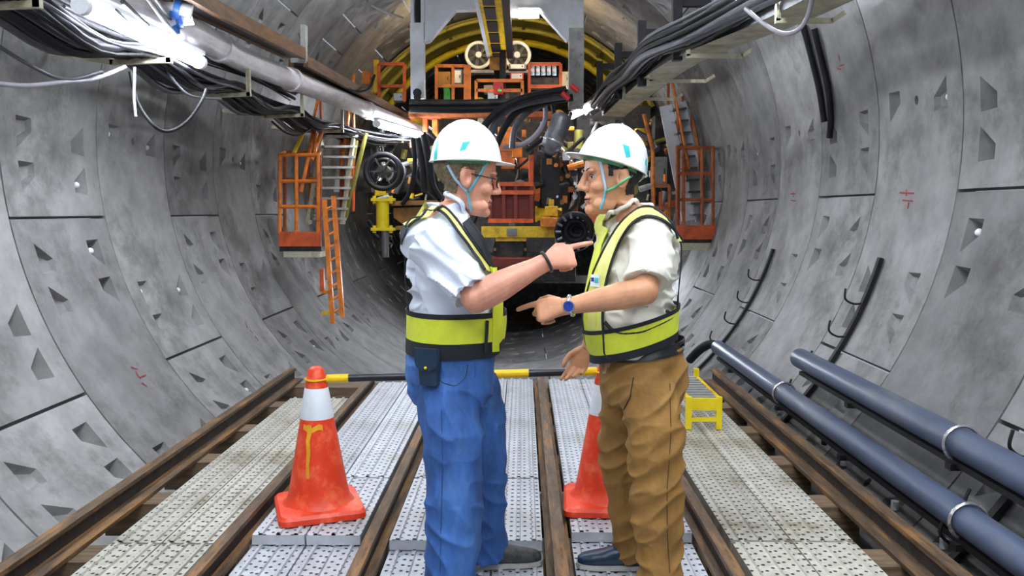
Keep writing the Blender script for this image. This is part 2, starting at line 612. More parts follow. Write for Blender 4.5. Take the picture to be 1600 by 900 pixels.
zones = [('left outer track bed', (-1.80, -1.575, -1.345), 'plank_muddy', ((.9, 3.44, -.004, 'nearest'), (3.46, 6.25, -.004, 'farther'))),
         ('strip under the left cone', (-1.215, -.97, -.72), 'plank_steel', ((.9, 3.58, -.055, 'nearest'), (3.55, 4.34, -.004, 'middle'), (4.36, 6.85, -.004, 'farthest'))),
         ('strip between the two men', (-.59, -.36, -.13, .092), 'plank_steel', ((.9, 3.52, -.055, 'nearest'), (3.5, 4.34, -.004, 'middle'), (4.36, 7.0, -.004, 'farthest'))),
         ('strip under the right cone', (.22, .495, .77), 'plank_steel', ((.9, 3.62, -.055, 'nearest'), (3.6, 7.0, -.004, 'farther'))),
         ('right outer track bed', (.915, 1.185, 1.46), 'plank_muddy', ((.9, 3.50, -.004, 'nearest'), (3.52, 6.9, -.004, 'farther')))]
for zi, (zn, xs, mt, rows) in enumerate(zones):
    for (y0, y1, z, rn) in rows:
        for i in range(len(xs) - 1):
            pos = ('left-hand', 'right-hand') if len(xs) == 3 else ('left-hand', 'middle', 'right-hand')
            tone = 'muddy' if 'muddy' in mt else 'galvanised'
            plank(xs[i] + .004, xs[i + 1] - .004, y0, y1, z, mt,
                  '%s perforated plank, %s of the %s row, %s' % (tone, pos[i], rn, zn), 'perforated walkway planks')

# debris / dark mud in the invert beyond the walkway
muds = MB()
nx, ny = 24, 36
for j in range(ny + 1):
    y = 17.2 + 3.4 * j / ny
    for i in range(nx + 1):
        th = radians((i / nx - .5) * 30)
        e = min(1, 4 * min(i, nx - i) / nx) * min(1, 5 * min(j, ny - j) / ny)
        q = Vector((th * 3, y, 0))
        hgt = e * max(0, .12 * noise.noise(q * 1.3) + .10 * noise.noise(q * 4) + .07)
        hgt = max(hgt, .004)
        r = RT - hgt
        muds.v.append(Vector((AX + r * sin(th), y, AZ - r * cos(th))))
muds.f = [(j * (nx + 1) + i, j * (nx + 1) + i + 1, (j + 1) * (nx + 1) + i + 1, (j + 1) * (nx + 1) + i) for j in range(ny) for i in range(nx)]
tag(muds.build('mud', 'mud'), 'dark wet mud lying in the tunnel invert beyond the walkway', 'mud', kind='stuff')
# ================================================================= right-hand pipes and wall hangers
def long_pipe(name, x, z, y0, y1, r, label, bolts):
    t = thing(name, label, 'pipe', (x, (y0 + y1) / 2, z - r))
    b = MB()
    prof = [(r * .8, y0 + 0.0), (r * 1.0, y0 + .0), (r * 1.0, y1 - .02), (r * .9, y1), (r * .6, y1)]
    b.lathe([(q, h) for q, h in prof], (x, 0, z), (0, 1, 0), 28)
    b.build('pipe_wall', 'pipe_blue', t, 40)
    # dark carrier angle underneath
    MB().bar((x - .01, y0, z - r - .02), (x - .01, y1 - .12, z - r - .02), .05, .028).build('carrier_angle', 'black_steel', t, 0)
    for y in bolts:
        mb = MB()
        pts = [Vector((x + (r + .012) * cos(a), y, z + (r + .012) * sin(a))) for a in [radians(-60 + 300 * k / 18) for k in range(19)]]
        mb.tube(pts, .009, 6)
        mb.build('u_bolt', 'chrome', t, 60)
    return t
XL, ZL, XU, ZU, PR = 1.90, .123, 2.05, .36, .068
long_pipe('water_pipe', XL, ZL, 1.2, 7.95, PR, 'lower blue-grey steel pipe, the longer one nearer the rail', (3.42, 5.9))
long_pipe('water_pipe', XU, ZU, 1.2, 6.05, PR * 1.06, 'upper blue-grey steel pipe, the shorter one higher on the wall', (3.78,))
# black elbow hose leaving the lower pipe
tag(MB().tube(catmull([P(1128, 547, 7.95), P(1112, 538, 8.05), P(1095, 545, 8.2), P(1078, 562, 8.4)], 6), .045, 10).build('hose', 'cable_black', None, 60),
    'short black hose bent off the far end of the lower blue pipe', 'hose')
def hanger(y, a0, a1, label):
    base = wallpt(a1, y, RT - .02)
    t = thing('wall_hanger', label, 'hanger', base)
    n = 14
    mb = MB()
    for i in range(n):
        p = wallpt(a0 + (a1 - a0) * i / n, y, RT - .028); q = wallpt(a0 + (a1 - a0) * (i + 1) / n, y, RT - .028)
        mb.bar(p, q, .045, .03, up=Vector((AX - p.x, 0, AZ - p.z)))
    mb.build('strip', 'black_steel', t, 0)
    for k in range(4):
        a = a0 + (a1 - a0) * (.22 + .17 * k)
        o = wallpt(a, y, RT - .03)
        inw = Vector((AX - o.x, 0, AZ - o.z)).normalized()
        up = Vector((-inw.z, 0, inw.x))
        if up.z < 0: up = -up
        h = MB().tube(catmull([o, o + inw * .06 - up * .03, o + inw * .13 - up * .02, o + inw * .16 + up * .05], 5), .008, 6)
        h.build('hook', 'black_steel', t, 60)
    return t
hanger(5.95, -15.5, -46, 'black steel hanger strip with hooks behind the upper blue pipe')
hanger(8.45, -16.5, -46, 'black steel hanger strip with hooks farther along the right wall')
hanger(3.55, -27, -46, 'black steel hanger strip near the right edge, behind both blue pipes')
# pipe brackets between wall and pipes, one per support
def pbracket(x, z, y, r, label):
    w = wallpt(math.degrees(atan2(z - .03 - AZ, x + .05 - AX)), y, RT - .004)
    t = thing('pipe_bracket', label, 'bracket', w)
    p = Vector((x, y, z - r - .04))
    MB().bar(p + Vector((-.06, 0, 0)), Vector((w.x, y, p.z)) if False else w, .05, .03).build('arm', 'black_steel', t, 0)
    MB().box(w + Vector((AX - w.x, 0, AZ - w.z)).normalized() * .006, (.02, .10, .12), Matrix.Rotation(-atan2(w.z - AZ, w.x - AX), 3, 'Y')).build('wall_plate', 'frame_grey', t, 0)
for y, wl in ((2.35, 'near'), (3.42, 'second'), (4.7, 'third'), (5.9, 'fourth'), (7.3, 'farthest')):
    pbracket(XL, ZL, y, PR, 'dark steel bracket holding the lower blue pipe, %s along it' % wl)
for y, wl in ((2.6, 'near'), (3.78, 'second'), (5.0, 'farthest')):
    pbracket(XU, ZU, y, PR, 'dark steel bracket holding the upper blue pipe, %s along it' % wl)
# loose white bolts / caps on the bed beside the right rail
for i, (u, v) in enumerate(((1318, 722), (1258, 640), (1475, 850), (1225, 606), (1398, 790), (1288, 690))):
    p = onwall(u, v, RT - .02)
    mb = MB().cyl(p - Vector((0, 0, .02)), p + Vector((0, 0, .025)), .02, 8)
    tag(mb.build('bolt_cap', 'white_plastic' if i % 2 == 0 else 'black_steel'), '%s bolt cap on the concrete beside the right rail' % ('white plastic' if i % 2 == 0 else 'small black'), 'cap', 'bolt caps beside the right rail')

# ================================================================= tube lamps
emat('tube_glow', (.86, .92, 1.0), TUBE_POWER)
def tube_lamp(p0, p1, r, label):
    p0, p1 = Vector(p0), Vector(p1)
    t = thing('tube_lamp', label, 'lamp', (p0 + p1) / 2)
    d = (p1 - p0).normalized()
    MB().cyl(p0 + d * .04, p1 - d * .04, r, 14).build('glowing_tube', 'tube_glow', t, 60)
    up = Vector((0, 0, r + .018))
    MB().bar(p0 + up, p1 + up, .07, .03).build('housing', 'frame_white', t, 0)
    for a, b in ((p0, p0 + d * .045), (p1 - d * .045, p1)):
        MB().cyl(a, b, r * 1.1, 12).build('end_cap', 'white_plastic', t, 60)
    return t
tube_lamp((-2.35, 4.45, 2.53), (-2.35, 6.1, 2.52), .046, 'bright tube lamp on the cable bundle at upper left')
tube_lamp((-1.92, 10.9, 2.585), (-1.52, 12.5, 2.56), .045, 'tube lamp at the far end of the left-hand pipe')
tube_lamp((1.65, 7.1, 3.1), (2.0, 5.75, 3.1), .04, 'bright tube lamp above the right-hand cable tray')
tube_lamp((.77, 13.4, 2.95), (1.02, 12.0, 2.95), .045, 'small tube lamp above the right-hand man\'s helmet')
BACKL = [(-2.6, 1.9), (-2.6, -1.4), (1.62, 3.0), (1.62, -.1)]
for i, (x, y) in enumerate(BACKL):
    sd = 'left' if x < 0 else 'right'
    z = 2.61 if x < 0 else 3.05
    tube_lamp((x, y - .7, z), (x, y + .7, z), .042, 'tube lamp on the %s side behind the viewer, %s of two' % (sd, ('nearer', 'farther back')[i % 2]))
for u, v, lb in ((700, 432, 'left'), (985, 424, 'right')):  # low tubes added out of sight to brighten the invert under the machine
    c = P(u, v, 12.6)
    tube_lamp(c - Vector((.4, 0, 0)), c + Vector((.4, 0, 0)), .04, 'added low fill tube under the boring machine, hidden behind the %s man' % lb)
    for sx in (-.3, .3):
        tag(MB().tube([c + Vector((sx, 0, .06)), c + Vector((sx, 0, .36))], .008, 6).build('added_lamp_rod', 'black_steel', None, 60), 'short black rod hanging an added low fill tube under the boring machine', 'rod', 'added low fill tube rods')
# unseen overhead tubes added under the crown to brighten floor and lower walls
for i, (x, y) in enumerate(((-.75, 1.6), (.25, 1.6), (-.75, -1.2), (.25, -1.2), (-1.05, 7.6), (.55, 7.6))):
    w = ('first', 'second', 'third')[(0, 0, 1, 1, 2, 2)[i]] if y < 7 else 'one over the walkway end'
    tube_lamp((x, y - .75, 4.52), (x, y + .75, 4.52), .055, 'added fill tube under the crown, %s, %s one of its pair' % (w, 'left' if i % 2 == 0 else 'right'))
    for yy in (y - .5, y + .5):
        zt = AZ + sqrt(RT ** 2 - (x - AX) ** 2)
        tag(MB().tube([(x, yy, 4.60), (x, yy, zt + .01)], .008, 6).build('added_lamp_rod', 'black_steel', None, 60), 'thin black rod hanging an added fill tube from the crown', 'rod', 'added overhead fill tube rods')

# ================================================================= left upper services
WP = [P(120, -40, 4.6), P(290, 45, 6.1), P(400, 102, 7.6), P(540, 158, 10.3), P(652, 205, 13.0)]
t = thing('service_pipe', 'thick whitish service pipe sloping along the upper left wall', 'pipe', WP[2] - Vector((0, 0, .11)))
pp = catmull(WP, 8)
MB().tube(pp, .105, 18).build('pipe_wall', 'pipe_white', t, 60)
for q in (12, 19, 26):
    d = (pp[q + 1] - pp[q - 1]).normalized()
    MB().cyl(pp[q] - d * .04, pp[q] + d * .04, .122, 18).build('coupling', 'pipe_white', t, 40)
def twinbeam(name, pts, label):
    pts = [Vector(p) for p in pts]
    t = thing(name, label, 'beam', (pts[0] + pts[-1]) / 2)
    for off in (-.075, .075):
        for i in range(len(pts) - 1):
            MB().bar(pts[i] + Vector((off, 0, 0)), pts[i + 1] + Vector((off, 0, 0)), .05, .11).build('channel', 'brown_steel', t, 0)
    for i in range(len(pts) - 1):
        MB().bar(pts[i] + Vector((0, 0, -.02)), pts[i + 1] + Vector((0, 0, -.02)), .1, .04).build('web', 'black_steel', t, 0)
    return t
twinbeam('steel_channel', [P(230, -40, 5.0), P(330, 18, 6.2), P(462, 84, 8.2)], 'rusty brown double steel channel above the whitish pipe, near half')
twinbeam('steel_channel', [P(466, 96, 8.6), P(545, 138, 10.4), P(632, 186, 13.0)], 'rusty brown double steel channel above the whitish pipe, far half')
tag(MB().bar(P(475, 40, 8.4), P(475, 95, 8.4), .05, .09).bar(P(455, 94, 8.4), P(478, 94, 8.4), .05, .05).build('channel_hanger', 'frame_grey', None, 0), 'grey hanger bracket holding the rusty channel joint', 'hanger')
# left J brackets and cables
def lbracket(d, sh=0.0):
    x = -2.40 + sh; zb = 2.46
    wx = AX - sqrt(RT ** 2 - (zb - AZ) ** 2)
    mb = MB()
    mb.bar((x, d, zb - .02), (x, d, zb + .27), .035, .035)
    mb.bar((x + .018, d, zb), (x - .40, d, zb - .015), .035, .035)
    mb.bar((x - .38, d, zb - .015), (wx + .03, d, zb + .05), .035, .035)
    o = mb.build('cable_bracket', 'cream_steel', None, 0)
    return o
for d, sh, lb in ((4.15, 0, 'leftmost'), (5.67, 0, 'second from the left'), (7.3, 0, 'third from the left'), (8.88, .05, 'fourth from the left'), (10.6, .1, 'farthest')):
    tag(lbracket(d, sh), 'cream J-shaped cable bracket on the left wall, %s' % lb, 'bracket', 'left cable brackets')
rc = random.Random(11)
stations = [-3.5, -.6, 1.0, 2.6, 4.15, 5.67, 7.3, 8.88, 10.6, 12.5]
xs = [-2.62] * 7 + [-2.57, -2.50, -1.85]
def left_cable(i, r, m):
    ox = -.17 + .034 * (i % 11) + rc.uniform(-.012, .012); oz = .03 + .05 * (i // 11) + rc.uniform(-.01, .01)
    sag = rc.uniform(.02, .16)
    pts = []
    for k in range(len(stations)):
        pts.append(Vector((xs[k] + ox + rc.uniform(-.015, .015), stations[k], 2.46 + oz)))
        if k < len(stations) - 1:
            pts.append(Vector(((xs[k] + xs[k + 1]) / 2 + ox, (stations[k] + stations[k + 1]) / 2, 2.46 + oz - sag * rc.uniform(.6, 1.1))))
    o = MB().tube(catmull(pts, 4), r, 6).build('cable', m, None, 60)
    tag(o, '%s cable lying in the left wall brackets among others' % ('black' if m == 'cable_black' else 'grey'), 'cable', 'cables in the left brackets')
for i in range(26):
    left_cable(i, rc.choice((.012, .016, .021, .026)), 'cable_black' if i % 5 else 'cable_grey')
# upper left: more thin wires running towards the camera
for i in range(12):
    u0 = rc.uniform(-20, 250); v0 = rc.uniform(-35, 25)
    a = P(u0, v0, 4.6); b = Vector((-2.75 + rc.uniform(-.12, .1), 7.2, 2.72 + rc.uniform(0, .18))); c = Vector((-2.6 + rc.uniform(-.1, .1), 9.4, 2.72 + rc.uniform(-.05, .1)))
    m = ('cable_black', 'cable_black', 'cable_grey', 'cable_black')[i % 4]
    o = MB().tube(catmull([a, (a + b) / 2 - Vector((0, 0, rc.uniform(.02, .1))), b, c], 5), rc.choice((.008, .011, .015)), 6).build('wire', m, None, 60)
    tag(o, '%s wire strung above the left tube lamp' % {'cable_black': 'thin black', 'cable_grey': 'thin grey', 'cable_pale': 'thin pale'}[m], 'wire', 'wires above the left lamp')
def cable(pts, r, m, label, n=6):
    o = MB().tube(catmull(pts, n), r, 8).build('cable', m, None, 60)
    return tag(o, label, 'cable')
cable([P(203, 112, 5.6), P(215, 160, 5.6), P(240, 196, 5.6), P(264, 205, 5.7), P(292, 190, 5.8), P(314, 160, 5.9), P(322, 140, 6.0)], .012, 'cable_black', 'black cable hanging in a deep loop below the left lamp')
cable([P(-20, 128, 4.5), P(40, 134, 4.7), P(100, 128, 4.9), P(150, 122, 5.1), P(195, 104, 5.4)], .014, 'cable_pale', 'pale lilac cable sagging at the far left edge')
cable([P(-20, 60, 4.5), P(40, 98, 4.7), P(100, 124, 4.9), P(160, 112, 5.1)], .012, 'cable_grey', 'grey cable sagging across the far left corner')
cable([P(258, 105, 6.0), P(275, 130, 6.1), P(300, 150, 6.2), P(345, 155, 6.6)], .010, 'cable_grey', 'thin grey cable drooping under the left lamp')
cable([P(425, 190, 8.7), P(448, 208, 9.0), P(470, 210, 9.3), P(492, 196, 9.8)], .012, 'cable_black', 'black cable drooping under the far left brackets')
cable([P(555, -10, 11.5), P(590, 14, 11.8), P(630, 28, 12.0)], .016, 'cable_pale', 'pale rope slung across the crown to the white portal')
cable([P(530, 120, 9.8), P(550, 142, 10.2), P(575, 140, 10.6), P(585, 118, 11.0)], .02, 'cable_black', 'black cable loop hanging from the rusty channel')
tag(MB().tube([P(210, 105, 5.5), P(209, 150, 5.5), P(212, 182, 5.5)], .009, 6).build('cable_tie', 'white_plastic', None, 60), 'white strip dangling under the left tube lamp', 'strip')
# blue and white sockets at the top left
for (u, v, d, a, lb) in ((212, 24, 5.4, .4, 'leftmost'), (268, 8, 5.6, -.3, 'uppermost'), (270, 32, 5.7, .2, 'lowest')):
    c = P(u, v, d)
    t = thing('power_socket', 'blue and white power connector at upper left, %s of three' % lb, 'connector', c, 'power connectors')
    dr = Vector((cos(a), .3, sin(a))).normalized()
    MB().cyl(c - dr * .11, c + dr * .02, .055, 12).build('body', 'white_plastic', t, 40)
    MB().cyl(c + dr * .02, c + dr * .06, .062, 12).build('collar', 'blue_plastic', t, 40)
    MB().cyl(c + dr * .06, c + dr * .13, .045, 12).build('plug', 'white_plastic', t, 40)
    MB().box(c + Vector((0, 0, -.055)), (.07, .06, .06)).build('flap', 'blue_plastic', t, 0)

# ================================================================= right upper cable tray
TP = [Vector((2.15, -3.5, 2.90)), Vector((2.15, 1.0, 2.90)), Vector((2.2, 4.6, 2.90)), Vector((2.1, 6.49, 2.94)), Vector((1.63, 8.4, 2.94)), Vector((1.50, 10.6, 2.94)), Vector((1.40, 12.9, 2.90))]
tp = catmull(TP, 4)
t = thing('cable_tray', 'cream flat cable tray along the upper right wall', 'tray', TP[2])
pl = MB(); e1 = MB(); e2 = MB()
for i in range(len(tp) - 1):
    a, b = tp[i], tp[i + 1]
    sx = Vector((.17, 0, 0))
    pl.bar(a, b, .34, .012)
    e1.bar(a + Vector((-.172, 0, .03)), b + Vector((-.172, 0, .03)), .012, .07)
    e2.bar(a + Vector((.172, 0, .03)), b + Vector((.172, 0, .03)), .012, .07)
pl.build('tray_plate', 'cream_steel', t, 0); e1.build('tray_edge', 'black_steel', t, 0); e2.build('tray_edge', 'black_steel', t, 0)
for v, u0, u1, d, lb in ((33, 1215, 1300, 6.4, 'nearest'), (88, 1075, 1160, 7.8, 'second'), (127, 1017, 1103, 9.28, 'third'), (155, 975, 1055, 10.75, 'farthest')):
    z = P(u0, v, d).z; x0 = P(u0, v, d).x; x1 = P(u1, v, d).x
    mb = MB().bar((x0, d, z + .26), (x0, d, z), .035, .035).bar((x0 - .018, d, z), (x1, d, z), .035, .035).bar((x1 - .01, d, z - .005), (x1 + .09, d, z + .06), .035, .035)
    tag(mb.build('cable_bracket', 'cream_steel', None, 0), 'cream cable bracket carrying the right-hand tray, %s of four' % lb, 'bracket', 'right cable brackets')
for i in range(16):
    ox = rc.uniform(-.48, -.12); oz = .03 + .045 * (i % 6) + rc.uniform(0, .02)
    pts = []
    for k, p in enumerate(TP):
        pts.append(p + Vector((ox + rc.uniform(-.02, .02), 0, oz)))
        if k < len(TP) - 1:
            pts.append((p + TP[k + 1]) / 2 + Vector((ox, 0, oz - rc.uniform(.01, .06))))
    r = rc.choice((.012, .018, .026, .03)); m = 'cable_black' if i % 4 else 'cable_grey'
    tag(MB().tube(catmull(pts, 4), r, 6).build('cable', m, None, 60), '%s cable lying beside the right-hand tray' % ('black' if i % 4 else 'grey'), 'cable', 'cables beside the right tray')
cable([P(1165, 14, 6.3), P(1195, 38, 6.0), P(1222, 52, 5.8), P(1245, 48, 5.7), P(1262, 25, 5.6), P(1272, -15, 5.5)], .016, 'cable_pale', 'pale cable hanging in a loop from the right lamp')
# black uprights carrying the right tray
for (u, v0, v1, d, c0, c1, cv, lb) in ((1003, 33, 135, 9.6, 1003, 1058, 52, 'tallest'), (966, 68, 155, 11.0, 966, 1003, 86, 'second'), (937, 96, 165, 12.2, 937, 966, 104, 'third'), (1058, -20, 95, 8.2, 1058, 1110, 4, 'nearest')):
    mb = MB().bar(P(u, v0, d), P(u, v1, d), .09, .09).bar(P(c0, cv, d), P(c1, cv, d), .08, .08)
    mb.bar(P(c1, cv, d), P(c1 + 6, cv + 60, d), .09, .09)
    tag(mb.build('tray_support', 'black_steel', None, 0), 'black steel upright supporting the right cable tray, %s' % lb, 'support', 'tray uprights')
# dark hoses running up the right wall along a ring
for i, pl in enumerate(([(1255, 40), (1268, 90), (1280, 140), (1288, 190)], [(1272, 45), (1284, 95), (1294, 140), (1298, 185), (1296, 215)])):
    tag(MB().tube(catmull([onwall(u, v, RT - .035) for u, v in pl], 5), .028, 8).build('wall_hose', 'cable_black', None, 60), 'black hose running up the right wall below the tray, %s of two' % ('left' if i == 0 else 'right'), 'hose')
# ================================================================= boring machine at the tunnel face
# lit yellow shield ring behind the last concrete ring
YS0, YS1 = 14.7, 16.5
t = thing('work_arch', 'olive yellow steel arch with bright yellow ribs under the crown', 'arch', (AX, YS0, AZ + 1.5))
n = 40
def arc_pts(r, y, a0=28, a1=152):
    return [wallpt(a0 + (a1 - a0) * k / n, y, r) for k in range(n + 1)]
mb = MB()
A0, A1, B0, B1 = arc_pts(2.92, YS0), arc_pts(2.92, YS1), arc_pts(2.95, YS0), arc_pts(2.95, YS1)
mb.v = A0 + A1 + B0 + B1
N1 = n + 1
for k in range(n):
    mb.f += [[k, k + 1, N1 + k + 1, N1 + k], [2 * N1 + k, 3 * N1 + k, 3 * N1 + k + 1, 2 * N1 + k + 1], [k, 2 * N1 + k, 2 * N1 + k + 1, k + 1], [N1 + k, N1 + k + 1, 3 * N1 + k + 1, 3 * N1 + k]]
mb.build('arch_skin', 'olive_paint', t, 60)
for y, r, w in ((YS0 + .05, 2.90, .035), (15.5, 2.88, .05), (YS1 - .05, 2.84, .07)):
    MB().tube(arc_pts(r, y), w, 8).build('arch_rib', 'yellow_bright' if w == .07 else 'olive_light', t, 60)
for a in (40, 55, 70, 84, 97, 111, 126, 141):
    MB().bar(wallpt(a, YS0, 2.89), wallpt(a, YS1, 2.89), .06, .05, up=(cos(radians(a)), 0, sin(radians(a)))).build('arch_stringer', 'olive_paint', t, 0)
mb = MB().lathe([(.01, 20.60), (3.06, 20.60), (3.06, 20.77), (.01, 20.77)], (AX, 0, AZ), (0, 1, 0), 48)
mb.build('wall_bulkhead', 'machine_dark', None, 0).__setitem__('kind', 'structure')
t = thing('drive_drum', 'huge dark steel drum of the boring machine behind the hoses', 'machine', (AX, 18, AZ - 1.8))
MB().lathe([(.3, 15.4), (1.5, 15.4), (1.75, 15.6), (1.8, 15.7), (1.8, 20.6), (.3, 20.6)], (AX, 0, AZ), (0, 1, 0), 48).build('drum', 'machine_dark', t, 30)
for k in range(20):
    a = 2 * pi * k / 20
    MB().cyl((AX + 1.62 * cos(a), 15.35, AZ + 1.62 * sin(a)), (AX + 1.62 * cos(a), 15.5, AZ + 1.62 * sin(a)), .09, 10).build('thrust_ram', 'machine_grey' if k % 3 else 'yellow_paint', t, 40)
# warm flood lamps hung behind the portal head
emat('warm_glow', (1.0, .72, .36), 60.0)
emat('white_glow', (1.0, .95, .85), 9.0)
for u, lb in ((690, 'left'), (872, 'right')):
    c = P(u, 18, 12.3)
    t = thing('flood_lamp', 'warm flood lamp behind the %s knee plate of the portal' % lb, 'lamp', c)
    MB().bb(c + Vector((-.16, 0, -.1)), c + Vector((.16, .12, .1))).build('housing', 'black_steel', t, 0)
    MB().bb(c + Vector((-.13, .12, -.08)), c + Vector((.13, .135, .08))).build('lamp_glass', 'warm_glow', t, 0)

# white portal frame
PD = 11.5
t = thing('portal_frame', 'pale grey steel portal frame with sloped knee plates under the crown', 'frame', P(775, 158, PD))
def col(u0, u1, v0, v1, d, th, m, name, parent):
    a = P(u0, v0, d); b = P(u1, v1, d)
    return MB().bb((a.x, d - th / 2, b.z), (b.x, d + th / 2, a.z)).build(name, m, parent, 0)
col(642, 664, 38, 156, PD, .2, 'frame_white', 'column', t)
col(642, 648, -60, 38, PD, .2, 'frame_white', 'column_flange', t)
col(658, 664, -60, 38, PD, .2, 'frame_white', 'column_flange', t)
col(648, 658, -60, 38, PD + .06, .06, 'black_steel', 'column_web', t)
col(889, 911, -60, 46, PD, .2, 'frame_white', 'column', t)
col(889, 911, 46, 170, PD, .2, 'frame_grey', 'column', t)
for poly in ([(664, -60), (664, 66), (671, 64), (712, 16), (744, 15), (740, -60)], [(776, -60), (790, 28), (808, 28), (810, 16), (843, 16), (886, 64), (889, 64), (889, -60)]):
    MB().prism([P(u, v, PD) for u, v in poly], (0, .05, 0)).build('knee_plate', 'frame_white', t, 0)
for (a, b) in (((664, 66), (671, 64)), ((671, 64), (712, 16)), ((712, 16), (744, 15)), ((810, 16), (843, 16)), ((843, 16), (886, 64))):
    MB().bar(P(*a, PD + .02), P(*b, PD + .02), .16, .03, up=Vector((0, 0, 1))).build('edge_flange', 'frame_white', t, 0)
for u, v, r in ((652, 145, .06), (652, 152, .05)):
    MB().cyl(P(u, v, PD - .1), P(u, v, PD - .2), r, 10).build('anchor_bolt', 'black_steel', t, 40)
col(810, 842, 14, 28, PD - .06, .05, 'white_glow', 'lamp_panel', t)
# overhead monorail beam
t = thing('hoist_beam', 'yellow and black overhead hoist beam running along the crown', 'beam', (-.40, 11, 3.8))
MB().bb((-.50, 7.8, 3.80), (-.24, 13.0, 3.83)).build('bottom_flange', 'yellow_paint', t, 0)
MB().bb((-.41, 7.8, 3.83), (-.33, 13.0, 4.12)).build('web', 'yellow_paint', t, 0)
MB().bb((-.55, 7.8, 3.79), (-.50, 13.0, 3.86)).build('lit_edge_strip', 'frame_white', t, 0)  # left flange edge catching light, painted as a white strip
MB().bb((-.24, 7.8, 3.79), (-.15, 13.0, 3.95)).build('side_rail', 'black_steel', t, 0)
for i in range(7):
    y = 8.4 + i * .7
    MB().bb((-.455, y, 3.785), (-.32, y + .58, 3.8)).build('slot_plate', 'black_steel', t, 0)
MB().bb((-.51, 12.85, 3.62), (-.25, 13.02, 3.81)).build('end_stop', 'brown_paint', t, 0)
o = MB().bar(P(786, 20, 12.4), P(785, 158, 12.4), .09, .09).build('hanging_post', 'black_steel', None, 0)
tag(o, 'black vertical post hanging between the two round fans', 'post')
# two round fans
for u, lb in ((748, 'left'), (808, 'right')):
    c = P(u, 86, 13.9)
    t = thing('duct_fan', 'round fan with white rim high on the machine, %s one' % lb, 'fan', c - Vector((0, 0, .24)), 'round fans')
    MB().torus(c, (0, 1, 0), .205, .03, 28, 8).build('rim', 'white_plastic', t, 60)
    MB().cyl(c + Vector((0, .05, 0)), c + Vector((0, .22, 0)), .19, 24).build('drum', 'machine_dark', t, 40)
    MB().cyl(c - Vector((0, .04, 0)), c + Vector((0, .05, 0)), .05, 14).build('hub', 'white_plastic', t, 40)
    for k in range(7):
        a = 2 * pi * k / 7
        dv = Vector((cos(a), 0, sin(a)))
        MB().bar(c + dv * .05 + Vector((0, .03, 0)), c + dv * .18 + Vector((0, .03, 0)), .02, .06, up=Vector((-sin(a), 1, cos(a)))).build('blade', 'machine_grey', t, 0)
    MB().bar(c + Vector((-.25, 0, -.28)), c + Vector((.25, 0, -.28)), .2, .05).build('bracket', 'machine_grey', t, 0)

# guard rails on the machine decks
def guard(u0, u1, v0, v1, d, m, label, mids=(.5,), posts=(), w=.045):
    t = thing('guard_rail', label, 'railing', P((u0 + u1) / 2, v1, d))
    for u in (u0, u1) + tuple(posts):
        MB().bar(P(u, v0, d), P(u, v1, d), w, w).build('post', m, t, 0)
    for f in (0.0,) + tuple(mids):
        v = v0 + (v1 - v0) * f
        MB().bar(P(u0, v, d), P(u1, v, d), w, w).build('rail', m, t, 0)
    return t
guard(592, 632, 100, 158, 12.8, 'redorange_paint', 'orange guard rail left of the pale portal column', (.6,))
guard(682, 727, 103, 160, 12.6, 'orange_paint', 'orange guard rail just right of the left portal column', (.55,), (708,))
guard(744, 816, 126, 160, 12.3, 'orange_paint', 'low orange guard rail around the red box', (.45,))
guard(827, 876, 100, 160, 12.6, 'redorange_paint', 'orange guard rail around the gauge bank', (.58,))
tag(MB().bar(P(731, 102, 12.6), P(731, 160, 12.6), .09, .09).build('deck_post', 'orange_paint', None, 0), 'thick orange deck post between two guard rails', 'post')
tag(MB().bar(P(588, 94, 12.9), P(588, 146, 12.9), .07, .07).build('deck_post', 'yellow_paint', None, 0), 'yellow deck post at the left end of the machine deck', 'post')
tag(MB().bar(P(573, 112, 13.0), P(573, 132, 13.0), .12, .1).bar(P(570, 118, 13.0), P(588, 118, 13.0), .05, .05).build('lamp_bracket', 'orange_paint', None, 0), 'orange bracket beside the yellow deck post', 'bracket')
def boxu(name, u0, u1, v0, v1, d, th, m, label, cat, group=None):
    a = P(u0, v0, d); b = P(u1, v1, d)
    mb = MB().bb((a.x, d, b.z), (b.x, d + th, a.z))
    me_o = mb.build(name, m, None, 0)
    bv = me_o.modifiers.new('bevel', 'BEVEL'); bv.width = min(.015, .2 * min(abs(b.x - a.x), abs(a.z - b.z))); bv.segments = 2
    return tag(me_o, label, cat, group)
def panel_box(name, u0, u1, v0, v1, d, th, m, m2, label, cat):
    a = P(u0, v0, d); b = P(u1, v1, d)
    t = thing(name, label, cat, ((a.x + b.x) / 2, d + th / 2, b.z))
    MB().bb((a.x, d, b.z), (b.x, d + th, a.z)).build('body', m, t, 0)
    w = b.x - a.x; h = a.z - b.z
    MB().bb((a.x + w * .1, d - .015, b.z + h * .1), (b.x - w * .1, d, a.z - h * .1)).build('door', m2, t, 0)
    MB().bb((b.x - w * .25, d - .03, b.z + h * .4), (b.x - w * .18, d - .015, b.z + h * .6)).build('handle', 'black_steel', t, 0)
    return t
panel_box('control_box', 762, 777, 145, 160, 12.7, .2, 'paleblue_plastic', 'white_plastic', 'pale blue control box on the machine deck', 'box')
panel_box('control_box', 756, 770, 133, 145, 12.9, .2, 'cream_steel', 'cream_steel', 'cream control box behind the red box', 'box')
t = panel_box('emergency_box', 771, 786, 128, 146, 12.2, .15, 'red_plastic', 'red_plastic', 'bright red box with a green button on the machine deck', 'box')
MB().sphere(P(781, 141, 12.15), .028, 10, 6).build('button', 'green_plastic', t, 60)
panel_box('valve_cabinet', 693, 702, 137, 158, 12.8, .2, 'green_plastic', 'green_plastic', 'bright green valve cabinet behind the orange guard rail', 'box')
